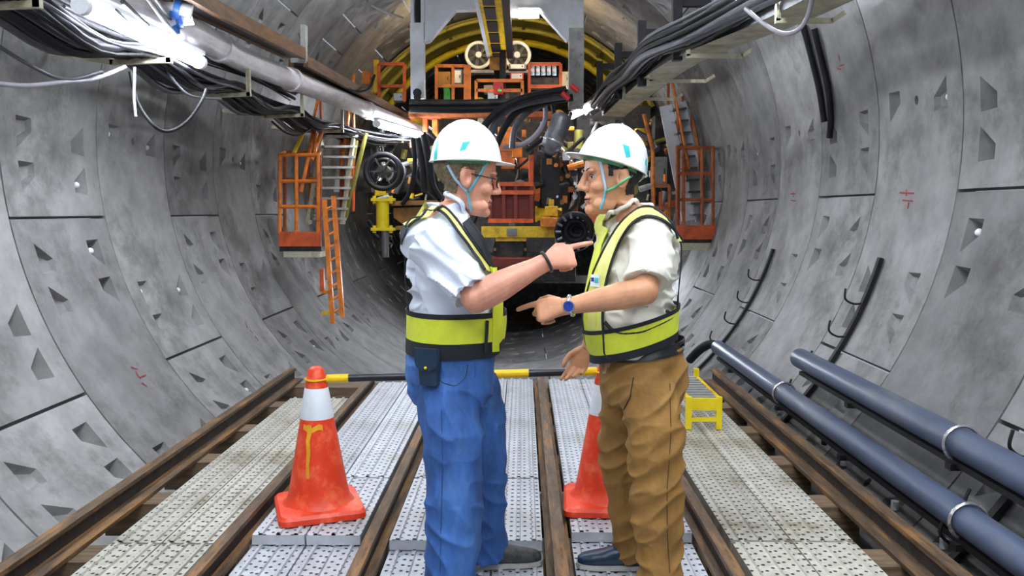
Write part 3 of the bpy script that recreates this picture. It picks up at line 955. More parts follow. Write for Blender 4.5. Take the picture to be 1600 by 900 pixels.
panel_box('valve_cabinet', 706, 722, 108, 132, 13.1, .25, 'machine_grey', 'white_plastic', 'grey valve cabinet above the green one', 'box')
panel_box('valve_cabinet', 684, 704, 112, 134, 13.2, .25, 'brown_paint', 'brown_paint', 'brown cabinet behind the orange guard rail', 'box')
panel_box('valve_cabinet', 614, 630, 145, 158, 13.0, .2, 'machine_grey', 'paleblue_plastic', 'grey cabinet left of the pale portal column', 'box')
panel_box('valve_cabinet', 830, 872, 121, 136, 13.0, .3, 'machine_dark', 'machine_dark', 'black valve cabinet under the gauge bank', 'box')
panel_box('valve_cabinet', 796, 820, 138, 160, 12.9, .3, 'machine_dark', 'machine_dark', 'black cabinet right of the hanging post', 'box')
panel_box('oil_tank', 874, 889, 112, 135, 13.0, .3, 'cream_steel', 'cream_steel', 'cream oil tank beside the gauge bank', 'tank')
panel_box('light_box', 795, 822, 100, 108, 13.3, .2, 'machine_grey', 'white_plastic', 'flat pale cabinet under the right round fan', 'box')
panel_box('light_box', 797, 818, 114, 124, 13.3, .2, 'red_plastic', 'white_plastic', 'red and white cabinet under the right round fan', 'box')
for k in range(5):
    c = P(832 + 8.5 * k, 110, 12.75)
    t = thing('pressure_gauge', 'pale round-topped gauge in a row on the machine, number %d from the left' % (k + 1), 'gauge', c - Vector((0, 0, .07)), 'gauges in a row')
    MB().cyl(c - Vector((0, 0, .07)), c + Vector((0, 0, .06)), .033, 10).build('body', 'paleblue_plastic', t, 40)
    MB().cyl(c - Vector((0, .03, 0)), c - Vector((0, .045, 0)), .028, 12).build('dial', 'white_plastic', t, 40)
# horizontal deck pipes
for v, r, m, lb in ((160, .045, 'machine_dark', 'upper'), (170, .055, 'cable_black', 'lower')):
    tag(MB().tube([P(640, v, 11.2), P(720, v + 1, 11.2), P(832, v - 2, 11.2)], r, 10).build('deck_pipe', m, None, 60), 'dark horizontal pipe across the deck edge, %s of two' % lb, 'pipe')
tag(MB().bar(P(640, 180, 12.4), P(880, 180, 12.4), .3, .08).build('deck_edge', 'orange_dark', None, 0), 'dark orange deck edge beam above the machine body', 'beam')

# machine body (dark core) with details
core = thing('boring_machine', 'dark greasy rear body of the tunnel boring machine behind the two men', 'machine', P(775, 420, 14))
def cbox(u0, u1, v0, v1, d, th, m, name='block', bev=.02):
    a = P(u0, v0, d); b = P(u1, v1, d)
    o = MB().bb((a.x, d, b.z), (b.x, d + th, a.z)).build(name, m, core, 0)
    bv = o.modifiers.new('bevel', 'BEVEL'); bv.width = bev; bv.segments = 2
    return o
cbox(640, 900, 182, 300, 14.6, .75, 'machine_dark', 'rear_block')
cbox(700, 890, 285, 395, 14.2, 1.1, 'machine_dark', 'lower_block')
cbox(600, 645, 215, 300, 13.6, 1.2, 'machine_dark', 'side_block')
cbox(900, 1015, 165, 330, 14.0, 1.2, 'machine_dark', 'side_block')
rm = random.Random(5)
for i in range(46):
    u = rm.uniform(590, 1020); v = rm.uniform(190, 385)
    if 690 < u < 760 and v < 330: continue
    d = rm.uniform(12.9, 13.9)
    w = rm.uniform(8, 26); h = rm.uniform(8, 30)
    m = rm.choice(('machine_dark', 'machine_dark', 'machine_grey', 'black_steel', 'brown_paint', 'orange_dark', 'olive_paint', 'frame_grey', 'yellow_paint'))
    if rm.random() < .5:
        c = P(u, v, d); r = w / 2 * d / FPX
        ax = rm.choice((Vector((0, 1, 0)), Vector((1, 0, 0)), Vector((0, 0, 1))))
        L = rm.uniform(.15, .5)
        MB().cyl(c - ax * L / 2, c + ax * L / 2, r * .8, 12).cyl(c - ax * (L / 2 + .02), c - ax * (L / 2 - .02), r, 12).build('cylinder', m, core, 40)
    else:
        cbox(u - w / 2, u + w / 2, v - h / 2, v + h / 2, d, rm.uniform(.2, .6), m, 'housing', .012)
for i in range(26):
    u = rm.uniform(590, 1010); v = rm.uniform(185, 240); d = rm.uniform(12.3, 13.4)
    pts = [P(u, v, d)]
    for k in range(3):
        u += rm.uniform(-35, 35); v += rm.uniform(18, 50)
        pts.append(P(u, min(v, 385), d + rm.uniform(-.2, .2)))
    MB().tube(catmull(pts, 5), rm.choice((.02, .03, .04)), 7).build('hydraulic_line', rm.choice(('cable_black', 'cable_black', 'cable_grey', 'machine_dark', 'chrome')), core, 60)
for i in range(120):
    zone = rm.choice(((575, 690, 195, 320), (575, 690, 195, 320), (838, 905, 225, 345), (838, 905, 225, 345), (838, 905, 225, 345), (1008, 1058, 170, 340), (640, 900, 176, 240)))
    u = rm.uniform(zone[0], zone[1]); v = rm.uniform(zone[2], zone[3]); d = rm.uniform(12.1, 12.9)
    w = rm.uniform(3, 11); h = rm.uniform(3, 14)
    m = rm.choice(('machine_dark', 'black_steel', 'black_steel', 'chrome', 'brown_paint', 'orange_dark', 'orange_paint', 'olive_paint', 'yellow_paint', 'frame_grey', 'cream_steel'))
    if rm.random() < .55:
        c = P(u, v, d); ax = rm.choice((Vector((0, 1, 0)), Vector((1, 0, .3)).normalized(), Vector((.2, 0, 1)).normalized())); L = rm.uniform(.06, .25)
        MB().cyl(c - ax * L / 2, c + ax * L / 2, w / 2 * d / FPX, 8).build('fitting', m, core, 40)
    else:
        cbox(u - w / 2, u + w / 2, v - h / 2, v + h / 2, d, .12, m, 'fitting', .006)
# orange pieces above the helmet gap
for (u0, u1, v0, v1, m) in ((655, 690, 178, 186, 'orange_dark'), (660, 668, 182, 205, 'redorange_paint'), (675, 684, 186, 214, 'orange_paint'), (778, 804, 198, 236, 'orange_paint'), (800, 816, 222, 246, 'orange_paint'), (826, 834, 242, 348, 'redorange_paint')):
    cbox(u0, u1, v0, v1, 12.4, .15, m, 'bracket', .01)
# red hopper
t = thing('hopper', 'dark red ribbed steel hopper between the two men', 'hopper', P(798, 348, 12.1))
a = P(766, 288, 12.1); b = P(830, 348, 12.1)
MB().bb((a.x, 12.1, b.z), (b.x, 12.7, a.z)).build('box', 'machine_red', t, 0)
for f in (0, .33, .62, 1):
    x = a.x + (b.x - a.x) * f
    MB().bb((x - .025, 12.0, b.z), (x + .025, 12.1, a.z)).build('rib', 'machine_red', t, 0)
for z in (a.z, b.z + .03, a.z - .12):
    MB().bb((a.x - .03, 11.99, z - .03), (b.x + .03, 12.1, z + .03)).build('flange', 'redorange_paint', t, 0)
# yellow beam with drum
t = thing('cross_beam', 'yellow cross beam with a drum below, at the screw conveyor', 'beam', P(825, 372, 11.8))
a = P(752, 354, 11.8); b = P(868, 371, 11.8)
MB().bb((a.x, 11.8, b.z), (b.x, 12.0, a.z)).build('beam', 'yellow_paint', t, 0)
a = P(792, 357, 11.78); b = P(808, 368, 11.78)
MB().bb((a.x, 11.76, b.z), (b.x, 11.8, a.z)).build('plate', 'machine_grey', t, 0)
MB().lathe([(.05, 0), (.2, 0), (.2, .06), (.25, .06), (.25, .12), (.18, .12), (.18, .6)], P(797, 390, 11.9), (0, 1, 0), 24).build('drum', 'machine_dark', t, 40)
for k in range(8):
    c = P(797, 390, 11.88) + Vector((.22 * cos(k * pi / 4), 0, .22 * sin(k * pi / 4)))
    MB().cyl(c - Vector((0, .02, 0)), c + Vector((0, .1, 0)), .022, 8).build('bolt', 'olive_paint', t, 40)
MB().bar(P(775, 374, 11.9), P(822, 374, 11.9), .12, .05).build('saddle', 'yellow_paint', t, 0)
boxu('orange_motor', 845, 872, 340, 355, 11.6, .3, 'orange_paint', 'small orange motor block above the yellow beam', 'motor')
boxu('yellow_motor', 852, 872, 322, 338, 11.8, .3, 'yellow_paint', 'small yellow motor block above the orange one', 'motor')
boxu('base_plate', 757, 838, 403, 418, 11.6, .5, 'machine_red', 'dark red base plate under the yellow cross beam', 'plate')
boxu('grey_box', 868, 884, 366, 384, 11.6, .2, 'machine_grey', 'grey metal box under the yellow cross beam end', 'box')
boxu('rubble_support', 760, 900, 418, 440, 12.2, .6, 'machine_dark', 'dark steel sledge under the dark red base plate', 'support')
# cradle legs that carry the machine on the invert
for u, lb in ((704, 'left'), (1000, 'right')):
    a = P(u, 440, 13.2)
    th = math.asin((a.x - AX) / (RT - .01))
    foot = Vector((a.x, 13.2, AZ - (RT - .01) * cos(th)))
    t = thing('support_trestle', 'black steel trestle under the boring machine, behind the %s man' % lb, 'trestle', foot)
    MB().bar(a, foot + Vector((0, 0, .05)), .16, .16).build('post', 'black_steel', t, 0)
    MB().box(foot + Vector((0, 0, .06)), (.3, .3, .04), Matrix.Rotation(-th, 3, 'Y')).build('foot_plate', 'machine_dark', t, 0)
    MB().bar(a + Vector((0, 0, .02)), Vector((a.x, 14.4, a.z + .30)), .14, .16).build('strut', 'machine_dark', t, 0)
tag(MB().bar(P(704, 436, 13.2), P(1000, 436, 13.2), .18, .12).build('cradle_beam', 'machine_dark', None, 0), 'dark cradle beam across the machine legs', 'beam')
# black hose coil
t = thing('hose_coil', 'coil of black ribbed hose beside the right man\'s chin', 'hose', P(897, 392, 11.0))
c = P(897, 362, 11.0)
for k in range(7):
    MB().torus(c + Vector((.01 * k, -.03 + .035 * k, .005 * k)), Vector((.15, 1, .1)), (.225, .195, .14, .21, .09, .16, .04)[k], .045, 28, 8).build('turn', 'cable_black', t, 60)
for k in range(14):
    a = 2 * pi * k / 14
    MB().cyl(c + Vector((.18 * cos(a), -.08, .18 * sin(a))), c + Vector((.25 * cos(a), -.08, .25 * sin(a))), .018, 6).build('rib', 'machine_grey', t, 40)
# grey filter can and black column
t = thing('filter_can', 'grey hanging filter canister above the gap between the helmets', 'canister', P(862, 235, 10.5))
d = (P(882, 175, 10.5) - P(860, 232, 10.5)).normalized(); p = P(860, 232, 10.5)
MB().lathe([(.03, -.04), (.10, 0), (.13, .04), (.13, .40), (.10, .45), (.05, .47)], p, d, 18).build('body', 'machine_grey', t, 40)
MB().torus(p + d * .1, d, .13, .015, 18, 6).build('band', 'chrome', t, 60)
boxu('black_column', 845, 875, 245, 325, 12.3, .3, 'black_steel', 'black vertical column right of the dark red hopper', 'column')
# hoses
HS = [([(745, 218), (762, 190), (790, 166), (830, 150), (885, 140)], .05, 'cable_black'), ([(762, 222), (775, 190), (800, 168), (840, 156), (890, 148)], .055, 'cable_grey'),
      ([(775, 228), (790, 196), (812, 172), (850, 160), (895, 152)], .05, 'cable_black'), ([(800, 232), (805, 200), (825, 175), (852, 162)], .045, 'cable_grey'),
      ([(850, 158), (852, 185), (838, 210), (815, 226), (785, 230)], .035, 'cable_pale'), ([(862, 160), (866, 190), (850, 215), (822, 236)], .03, 'cable_black'),
      ([(893, 175), (880, 215), (866, 240), (845, 232)], .025, 'cable_grey')]
for i, (pts, r, m) in enumerate(HS):
    tag(MB().tube(catmull([P(u, v, 10.9 + .12 * i) for u, v in pts], 6), r, 10).build('hydraulic_hose', m, None, 60),
        '%s hydraulic hose arching between the two helmets, strand %s' % ({'cable_black': 'black', 'cable_grey': 'grey', 'cable_pale': 'pale'}[m], ('leftmost', 'second', 'third', 'fourth', 'pale inner loop', 'inner loop', 'lowest short loop')[i]), 'hose', 'hoses between the helmets')
for (u, v) in ((898, 138), (884, 150)):
    o = MB().cyl(P(u - 6, v - 5, 10.8), P(u + 5, v + 5, 10.8), .035, 10).build('hose_clamp', 'red_plastic', None, 40)
    tag(o, 'red hose clamp at the right end of the hoses, %s' % ('upper' if v < 145 else 'lower'), 'clamp')
# left side: reel, yellow jack, arm
t = thing('hose_reel', 'black hose reel left of the left man\'s shoulder', 'reel', P(598, 296, 11.5))
c = P(598, 268, 11.5)
for k, (R_, r_) in enumerate(((.24, .035), (.17, .03), (.24, .03))):
    MB().torus(c + Vector((0, .1 * k, 0)), (0, 1, 0), R_, r_, 28, 8).build('hoop', 'cable_black', t, 60)
MB().cyl(c, c + Vector((0, .25, 0)), .09, 16).build('hub', 'machine_dark', t, 40)
for k in range(6):
    a = k * pi / 3
    MB().bar(c, c + Vector((.24 * cos(a), 0, .24 * sin(a))), .02, .03, up=Vector((0, 1, 0))).build('spoke', 'machine_dark', t, 0)
t = thing('yellow_jack', 'yellow hydraulic jack left of the left man\'s shoulder', 'jack', P(600, 362, 11.0))
a, b = P(598, 314, 11.0), P(598, 358, 11.0)
MB().cyl(a, b, .085, 18).build('cylinder', 'yellow_bright', t, 40)
for v in (312, 358):
    p = P(599, v, 11.0)
    MB().box(p, (.30, .2, .04)).build('flange', 'yellow_bright', t, 0)
    for s in (-.11, .11):
        MB().cyl(p + Vector((s, -.06, -.05)), p + Vector((s, -.06, .05)), .025, 8).build('bolt', 'yellow_bright', t, 40)
MB().cyl(P(602, 360, 11.0), P(602, 402, 11.0), .05, 12).build('rod', 'machine_grey', t, 40)
MB().cyl(P(595, 360, 11.1), P(595, 392, 11.1), .03, 12).build('rod', 'machine_dark', t, 40)
t = thing('cantilever_boom', 'brown steel arm reaching from the yellow jack behind the left man', 'boom', P(650, 360, 11.3))
MB().bar(P(612, 318, 11.2), P(690, 316, 11.2), .2, .06).build('top_flange', 'brown_paint', t, 0)
MB().prism([P(615, 325, 11.25), P(690, 322, 11.25), P(690, 352, 11.25), P(640, 358, 11.25), P(615, 340, 11.25)], (0, .05, 0)).build('web', 'brown_paint', t, 0)
MB().bar(P(620, 356, 11.2), P(690, 354, 11.2), .2, .05).build('bottom_flange', 'brown_paint', t, 0)
for i, (pts, r) in enumerate((([(645, 215), (648, 260), (640, 300), (628, 320)], .03), ([(662, 210), (670, 250), (676, 290), (690, 312)], .05), ([(652, 215), (660, 255), (664, 300)], .05), ([(575, 345), (590, 362), (612, 372)], .03), ([(575, 355), (590, 372), (612, 384)], .03))):
    tag(MB().tube(catmull([P(u, v, 11.0 + .1 * i) for u, v in pts], 5), r, 8).build('hydraulic_hose', 'cable_black', None, 60), 'black hydraulic hose hanging left of the left helmet, strand %s' % ('one nearest the lamp', 'two beside the helmet', 'three behind', 'upper one at the yellow jack', 'lower one at the yellow jack')[i], 'hose', 'hoses left of the helmet')

# ---------------------------------------------------------------- access platforms, ladders, stairs
def railing(parent, u0, u1, vs, posts, vb, d, m, w=.045):
    for u in posts:
        MB().tube([P(u, vs[0], d), P(u, vb, d)], w / 2, 8).build('post', m, parent, 60)
    for v in vs:
        MB().tube([P(u0, v, d), P(u1, v, d)], w / 2, 8).build('rail', m, parent, 60)
LD = 9.7
t = thing('access_platform', 'orange railed access platform on the left wall with a ladder', 'platform', P(468, 400, LD))
railing(t, 437, 497, (242, 283, 323), (437, 463, 497), 365, LD, 'orange_paint')
railing(t, 445, 500, (238, 280), (445, 500), 365, LD + .8, 'orange_dark')
for s in ((437, 445), (497, 500)):
    MB().tube([P(s[0], 242, LD), P(s[1], 238, LD + .8)], .022, 8).build('rail', 'orange_paint', t, 60)
a = P(436, 362, LD); b = P(502, 385, LD)
MB().bb((a.x, LD - .02, b.z), (b.x, LD + .02, a.z)).build('kick_plate', 'redorange_paint', t, 0)
MB().bb((a.x, LD, b.z - .06), (b.x, LD + .85, b.z)).build('deck', 'machine_dark', t, 0)
MB().bb((P(443, 388, LD).x, LD - .01, P(443, 402, LD).z), (P(500, 388, LD).x, LD + .5, b.z - .06)).build('deck_support', 'cream_steel', t, 0)
for (p, q) in (((479, 196), (458, 242)), ((492, 200), (470, 300)), ((503, 205), (487, 250)), ((492, 197), (492, 242))):
    MB().tube([P(*p, LD + .4), P(*q, LD + .2)], .024, 8).build('brace', 'yellow_paint' if p[0] == 479 else 'orange_paint', t, 60)
t = thing('ladder', 'orange steel ladder hanging below the left platform', 'ladder', P(528, 505, LD - .15))
MB().bar(P(507, 312, LD - .1), P(520, 505, LD - .1), .05, .05).build('stile', 'orange_paint', t, 0)
MB().bar(P(521, 306, LD - .05), P(535, 495, LD - .05), .05, .05).build('stile', 'orange_paint', t, 0)
for k in range(9):
    f = .08 + .105 * k
    MB().tube([P(507 + 13 * f, 312 + 193 * f, LD - .1), P(521 + 14 * f, 306 + 189 * f, LD - .05)], .014, 6).build('rung', 'orange_paint', t, 60)
MB().bar(P(503, 490, LD - .1), P(520, 487, LD - .1), .04, .04).build('foot', 'yellow_paint', t, 0)
MB().bar(P(503, 420, LD - .08), P(504, 455, LD - .08), .05, .05).build('side_bar', 'redorange_paint', t, 0)
MB().bar(P(503, 455, LD - .08), P(518, 457, LD - .1), .04, .04).build('side_bar', 'orange_paint', t, 0)
def stairs(name, p0, p1, q0, q1, d, dw, n, m, m2, label):
    """stringers p0-p1 and q0-q1 in pixels at depths d and d+dw, treads between"""
    t = thing(name, label, 'stairs', P(*p1, d))
    A0, A1, B0, B1 = P(*p0, d), P(*p1, d), P(*q0, d + dw), P(*q1, d + dw)
    MB().bar(A0, A1, .04, .18).build('stringer', m, t, 0)
    MB().bar(B0, B1, .04, .18).build('stringer', m, t, 0)
    for k in range(n):
        f = (k + .5) / n
        a = A0.lerp(A1, f); b = B0.lerp(B1, f)
        MB().bar(a, b, .18, .03).build('tread', m2, t, 0)
    for (X, Y) in ((A0, A1), (B0, B1)):
        up = Vector((0, 0, .75))
        MB().tube([X + up, Y + up], .022, 8).build('hand_rail', 'orange_paint', t, 60)
        for f in (.1, .5, .9):
            c = X.lerp(Y, f)
            MB().tube([c, c + up], .02, 8).build('baluster', 'orange_dark', t, 60)
    return t
stairs('stairway', (505, 205), (482, 350), (555, 205), (535, 350), 10.8, .35, 9, 'cream_steel', 'frame_grey', 'steep grey stairway with orange handrails beside the left platform')
t = thing('rail_gate', 'red and orange railing beside the left stairway', 'railing', P(550, 320, 11.2))
railing(t, 532, 560, (222, 262), (533, 552), 330, 11.2, 'redorange_paint')
MB().tube([P(560, 205, 11.2), P(536, 330, 11.2)], .03, 8).build('brace', 'olive_paint', t, 60)
MB().tube([P(572, 208, 11.2), P(540, 340, 11.2)], .03, 8).build('brace', 'olive_paint', t, 60)
RD = 11.3
t = thing('access_platform', 'rusty orange railed access platform on the right wall', 'platform', P(1088, 392, RD))
railing(t, 1058, 1114, (230, 271, 312), (1058, 1068, 1097, 1114), 352, RD, 'orange_dark')
railing(t, 1060, 1112, (232, 272), (1060, 1112), 352, RD + .7, 'orange_dark')
for s in ((1058, 1060), (1114, 1112)):
    MB().tube([P(s[0], 230, RD), P(s[1], 232, RD + .7)], .022, 8).build('rail', 'orange_dark', t, 60)
a = P(1058, 352, RD); b = P(1117, 374, RD)
MB().bb((a.x, RD - .02, b.z), (b.x, RD + .02, a.z)).build('kick_plate', 'redorange_paint', t, 0)
MB().bb((a.x, RD, b.z - .05), (b.x, RD + .75, b.z)).build('deck', 'machine_dark', t, 0)
MB().bb((P(1064, 376, RD).x, RD - .01, P(1064, 391, RD).z), (P(1112, 376, RD).x, RD + .5, b.z - .05)).build('deck_support', 'cream_steel', t, 0)
stairs('stairway', (1040, 165), (1075, 345), (1062, 160), (1096, 345), 12.15, .5, 10, 'frame_white', 'frame_grey', 'steep pale stairway with rusty handrails behind the right platform')
t = thing('rail_gate', 'orange railing right behind the right man\'s helmet', 'railing', P(1030, 350, 11.0))
railing(t, 1018, 1046, (290, 325), (1020, 1046), 345, 11.0, 'orange_dark')
MB().tube([P(1006, 178, 11.0), P(1020, 235, 11.0), P(1021, 325, 11.0)], .025, 8).build('post', 'orange_paint', t, 60)
MB().tube([P(1032, 300, 11.0), P(1032, 345, 11.0)], .022, 8).build('post', 'redorange_paint', t, 60)
# clutter behind the right gate
for i, (u0, u1, v0, v1, m, nm) in enumerate(((1022, 1042, 245, 290, 'frame_grey', 'grey'), (1024, 1050, 180, 225, 'machine_dark', 'black'), (520, 545, 235, 300, 'frame_grey', 'grey'), (556, 580, 230, 300, 'machine_dark', 'black'))):
    panel_box('equipment_cabinet', u0, u1, v0, v1, 12.3 if i < 2 else 11.9, .3, m, m, '%s equipment cabinet behind the %s access railing' % (nm, 'right' if i < 2 else 'left'), 'cabinet')
# ================================================================= cones, bar, stool
def cone(x, y, rz, label, streak):
    t = thing('traffic_cone', label, 'cone', (x, y, .003))
    t.rotation_euler = (0, 0, rz)
    b = MB()
    w = .20
    poly = []
    for cx, cy, a0 in ((w - .04, w - .04, 0), (-w + .04, w - .04, 90), (-w + .04, -w + .04, 180), (w - .04, -w + .04, 270)):
        for k in range(4):
            a = radians(a0 + 30 * k)
            poly.append((cx + .04 * cos(a), cy + .04 * sin(a)))
    n = len(poly)
    lv = [(1.0, 0.0), (1.0, .025), (.94, .04), (.72, .05)]
    for s, z in lv:
        b.v += [Vector((px * s, py * s, z)) for px, py in poly]
    b.f = [tuple(range(n - 1, -1, -1)), tuple(range(3 * n, 4 * n))] + [(i * n + k, i * n + (k + 1) % n, (i + 1) * n + (k + 1) % n, (i + 1) * n + k) for i in range(3) for k in range(n)]
    me = b.mesh('base', None, 30); link('base', me, 'cone_orange', t)
    H = .70
    def rr(z): return .150 + (.036 - .150) * (z - .045) / (H - .045)
    prof = [(rr(.045) + .02, .045), (rr(.07) + .004, .065), (rr(.11), .11)] + [(rr(z), z) for z in (.2, .3, .4, .46)]
    me = MB().lathe(prof, n=32).mesh('body', None, 60); link('body', me, 'cone_orange', t)
    me = MB().lathe([(rr(.46) + .002, .455), (rr(.46) + .002, .46), (rr(.595) + .002, .595), (rr(.595), .60)], n=32).mesh('white_band', None, 60); link('white_band', me, 'cone_white', t)
    me = MB().lathe([(rr(.6), .60), (rr(.615) + .003, .615), (rr(.64), .64), (rr(.69), .685), (.02, .70)], n=32).mesh('tip', None, 60); link('tip', me, 'cone_orange', t)
    if streak:
        # worn yellow paint streak, on the side that faces the camera
        m = MB()
        a0 = -rz + radians(-102)
        pts = [(.012, .19), (.004, .25), (.008, .30), (-.003, .36), (.006, .40), (.0, .435)]
        for i in range(len(pts) - 1):
            q = []
            for (da, z), ww in ((pts[i], .05 + .018 * i), (pts[i + 1], .05 + .018 * (i + 1))):
                for sg in (-1, 1):
                    a = a0 + da * 6 + sg * ww
                    q.append(Vector(((rr(z) + .0022) * cos(a), (rr(z) + .0022) * sin(a), z)))
            m.add(q, [(0, 1, 3, 2)])
        for s in range(10):
            a = a0 - .35 + s * .11
            q = []
            for aa in (a, a + .11):
                for z in (.405, .43):
                    q.append(Vector(((rr(z) + .0025) * cos(aa), (rr(z) + .0025) * sin(aa), z + .008 * sin(aa * 7))))
            m.add(q, [(0, 2, 3, 1)])
        link('paint_streak', m.mesh('paint_streak', None, 60), 'cone_yellow', t)
    return t
CL = (-.985, 3.86); CR = (.405, 3.95)
cone(*CL, radians(20), 'orange cone with a yellow paint streak, left of the man in jeans', True)
cone(*CR, radians(-3), 'red-orange cone half hidden behind the man in brown trousers', False)
BZ = .655
t = thing('barrier_bar', 'yellow and black striped barrier bar linking the two cones', 'barrier', ((CL[0] + CR[0]) / 2, 3.9, BZ - .02))
A = Vector((CL[0] + .05, CL[1], BZ - .012)); B = Vector((CR[0] - .045, CR[1], BZ + .01))
cuts = [(0, .08, 'bar_yellow'), (.08, .30, 'bar_black'), (.30, .52, 'bar_yellow'), (.52, .66, 'bar_yellow'), (.66, .745, 'bar_yellow'), (.745, .92, 'bar_black'), (.92, 1, 'bar_yellow')]
for f0, f1, m in cuts:
    MB().cyl(A.lerp(B, f0), A.lerp(B, f1), .019 if m == 'bar_black' else .0205, 16).build('bar_section', m, t, 40)
for c in (CL, CR):
    zz = A.z if c is CL else B.z
    MB().torus((c[0], c[1], zz), (0, 0, 1), .052, .005, 24, 6).build('end_ring', 'bar_yellow', t, 60)
# yellow step stool
SX, SY = 1.20, 5.72
t = thing('step_stool', 'low yellow steel step stool with a grating top, right of the men', 'stool', (SX, SY, 0))
for dx in (-.10, .10):
    for dy, h in ((-.36, .22), (.36, .27)):
        MB().bb((SX + dx - .018, SY + dy - .018, .003), (SX + dx + .018, SY + dy + .018, h)).build('leg', 'yellow_bright', t, 0)
MB().bb((SX - .10, SY - .375, .055), (SX + .10, SY - .35, .08)).build('cross_bar', 'yellow_bright', t, 0)
MB().bb((SX - .10, SY - .372, .13), (SX + .10, SY - .35, .21)).build('riser_plate', 'yellow_bright', t, 0)
for dx in (-.10, .10):
    MB().bar((SX + dx, SY - .36, .2), (SX + dx, SY + .36, .2), .025, .03).build('side_rail', 'yellow_paint', t, 0)
for k in range(9):
    y = SY - .32 + .08 * k
    MB().bb((SX - .09, y - .02, .195), (SX + .09, y + .02, .215)).build('tread_bar', 'frame_grey', t, 0)
# ================================================================= people
mat('skin_pink', (.66, .30, .20), .42, var=.18, scale=14, bump=.08, bscale=120)
mat('skin_tan', (.62, .30, .16), .42, var=.18, scale=14, bump=.08, bscale=120)
mat('shirt_white', (.70, .75, .86), .7, var=.06, scale=6, bump=.25, bscale=30)
mat('shirt_cream', (.74, .72, .62), .7, var=.08, scale=6, bump=.25, bscale=30)
mat('denim', (.040, .13, .40), .75, var=.45, scale=9, bump=.35, bscale=60, dirt=(.11, .27, .56), dscale=4, damt=.55, stretch=(1, 1, .45))
mat('chino', (.30, .155, .035), .75, var=.25, scale=7, bump=.3, bscale=45)
mat('vest_yellow', (.72, .80, .05), .45, var=.08, scale=20, bump=.1, bscale=200)
mat('vest_pale', (.80, .80, .22), .45, var=.08, scale=20, bump=.1, bscale=200)
mat('vest_black', (.012, .014, .020), .7, var=.4, scale=30)
mat('leather_navy', (.012, .035, .075), .35, var=.3, scale=14)
mat('leather_black', (.012, .012, .015), .4, var=.3, scale=14)
mat('sneaker', (.05, .05, .055), .5, var=.8, scale=40)
mat('shoe_sole', (.45, .44, .42), .6, var=.2)
mat('helmet_white', (.84, .85, .87), .28, var=.03, coat=.4, bump=.02)
mat('helmet_teal', (.02, .48, .48), .4, var=.05)
mat('strap_teal', (.12, .42, .52), .5, var=.15)
mat('strap_blue', (.40, .60, .78), .5, var=.1)
mat('strap_green', (.10, .36, .16), .5, var=.15)
mat('hair_grey', (.16, .12, .07), .7, var=.5, scale=60, bump=.6, bscale=90)
mat('hair_black', (.010, .009, .009), .5, var=.4, scale=60, bump=.6, bscale=90)
mat('eye_white', (.50, .46, .44), .25, var=.03, bump=0)
mat('eye_dark', (.02, .013, .01), .2, var=.2, bump=0)
mat('lip', (.42, .18, .13), .45, var=.15)
mat('watch_blue', (.02, .05, .30), .2, var=.4, scale=30)

def loft(mb, rings, n=28, ex=2.0):
    """rings: (centre, vecA, vecB) -> closed tube of superellipse sections"""
    o = len(mb.v)
    for c, A, B in rings:
        for k in range(n):
            a = 2 * pi * k / n
            ca, sa = cos(a), sin(a)
            ca = math.copysign(abs(ca) ** (2 / ex), ca); sa = math.copysign(abs(sa) ** (2 / ex), sa)
            mb.v.append(Vector(c) + Vector(A) * ca + Vector(B) * sa)
    m = len(rings)
    for i in range(m - 1):
        for k in range(n):
            k2 = (k + 1) % n
            mb.f.append([o + i * n + k, o + i * n + k2, o + (i + 1) * n + k2, o + (i + 1) * n + k])
    mb.f.append([o + k for k in range(n - 1, -1, -1)])
    mb.f.append([o + (m - 1) * n + k for k in range(n)])
def capsule(mb, pts, rs, n=12):
    mb.tube(pts, rs, n)
    for p, r in zip(pts, rs):
        mb.sphere(p, r * .995, n, 8)
def remesh(mb, voxel, smooth=2, factor=.5):
    me = bpy.data.meshes.new('tmp')
    me.from_pydata([tuple(v) for v in mb.v], [], mb.f)
    bm = bmesh.new(); bm.from_mesh(me)
    bmesh.ops.recalc_face_normals(bm, faces=bm.faces)
    bm.to_mesh(me); bm.free()
    o = bpy.data.objects.new('tmp', me)
    COL.objects.link(o)
    r = o.modifiers.new('r', 'REMESH'); r.mode = 'VOXEL'; r.voxel_size = voxel; r.use_smooth_shade = True
    if smooth:
        s = o.modifiers.new('s', 'SMOOTH'); s.iterations = smooth; s.factor = factor
    dg = bpy.context.evaluated_depsgraph_get()
    dg.update()
    out = bpy.data.meshes.new_from_object(o.evaluated_get(dg))
    bpy.data.objects.remove(o); bpy.data.meshes.remove(me)
    return out
def displace(me, fn):
    ns = [v.normal.copy() for v in me.vertices]
    for v, nn in zip(me.vertices, ns):
        v.co = v.co + fn(v.co, nn)
    me.update()
def bvh_of(me):
    return BVHTree.FromPolygons([v.co.copy() for v in me.vertices], [tuple(p.vertices) for p in me.polygons])
def ridge(p):
    return (1 - abs(noise.noise(p))) ** 3
EYE = Vector((0, 0, CAMZ))
def cast(bv, u, v, dguess):
    r = ray(u, v).normalized()
    h = bv.ray_cast(EYE, r)
    if h[0] is None:
        q = bv.find_nearest(P(u, v, dguess))
        return q[0], q[1]
    nn = h[1] if h[1].dot(r) < 0 else -h[1]
    return h[0], nn
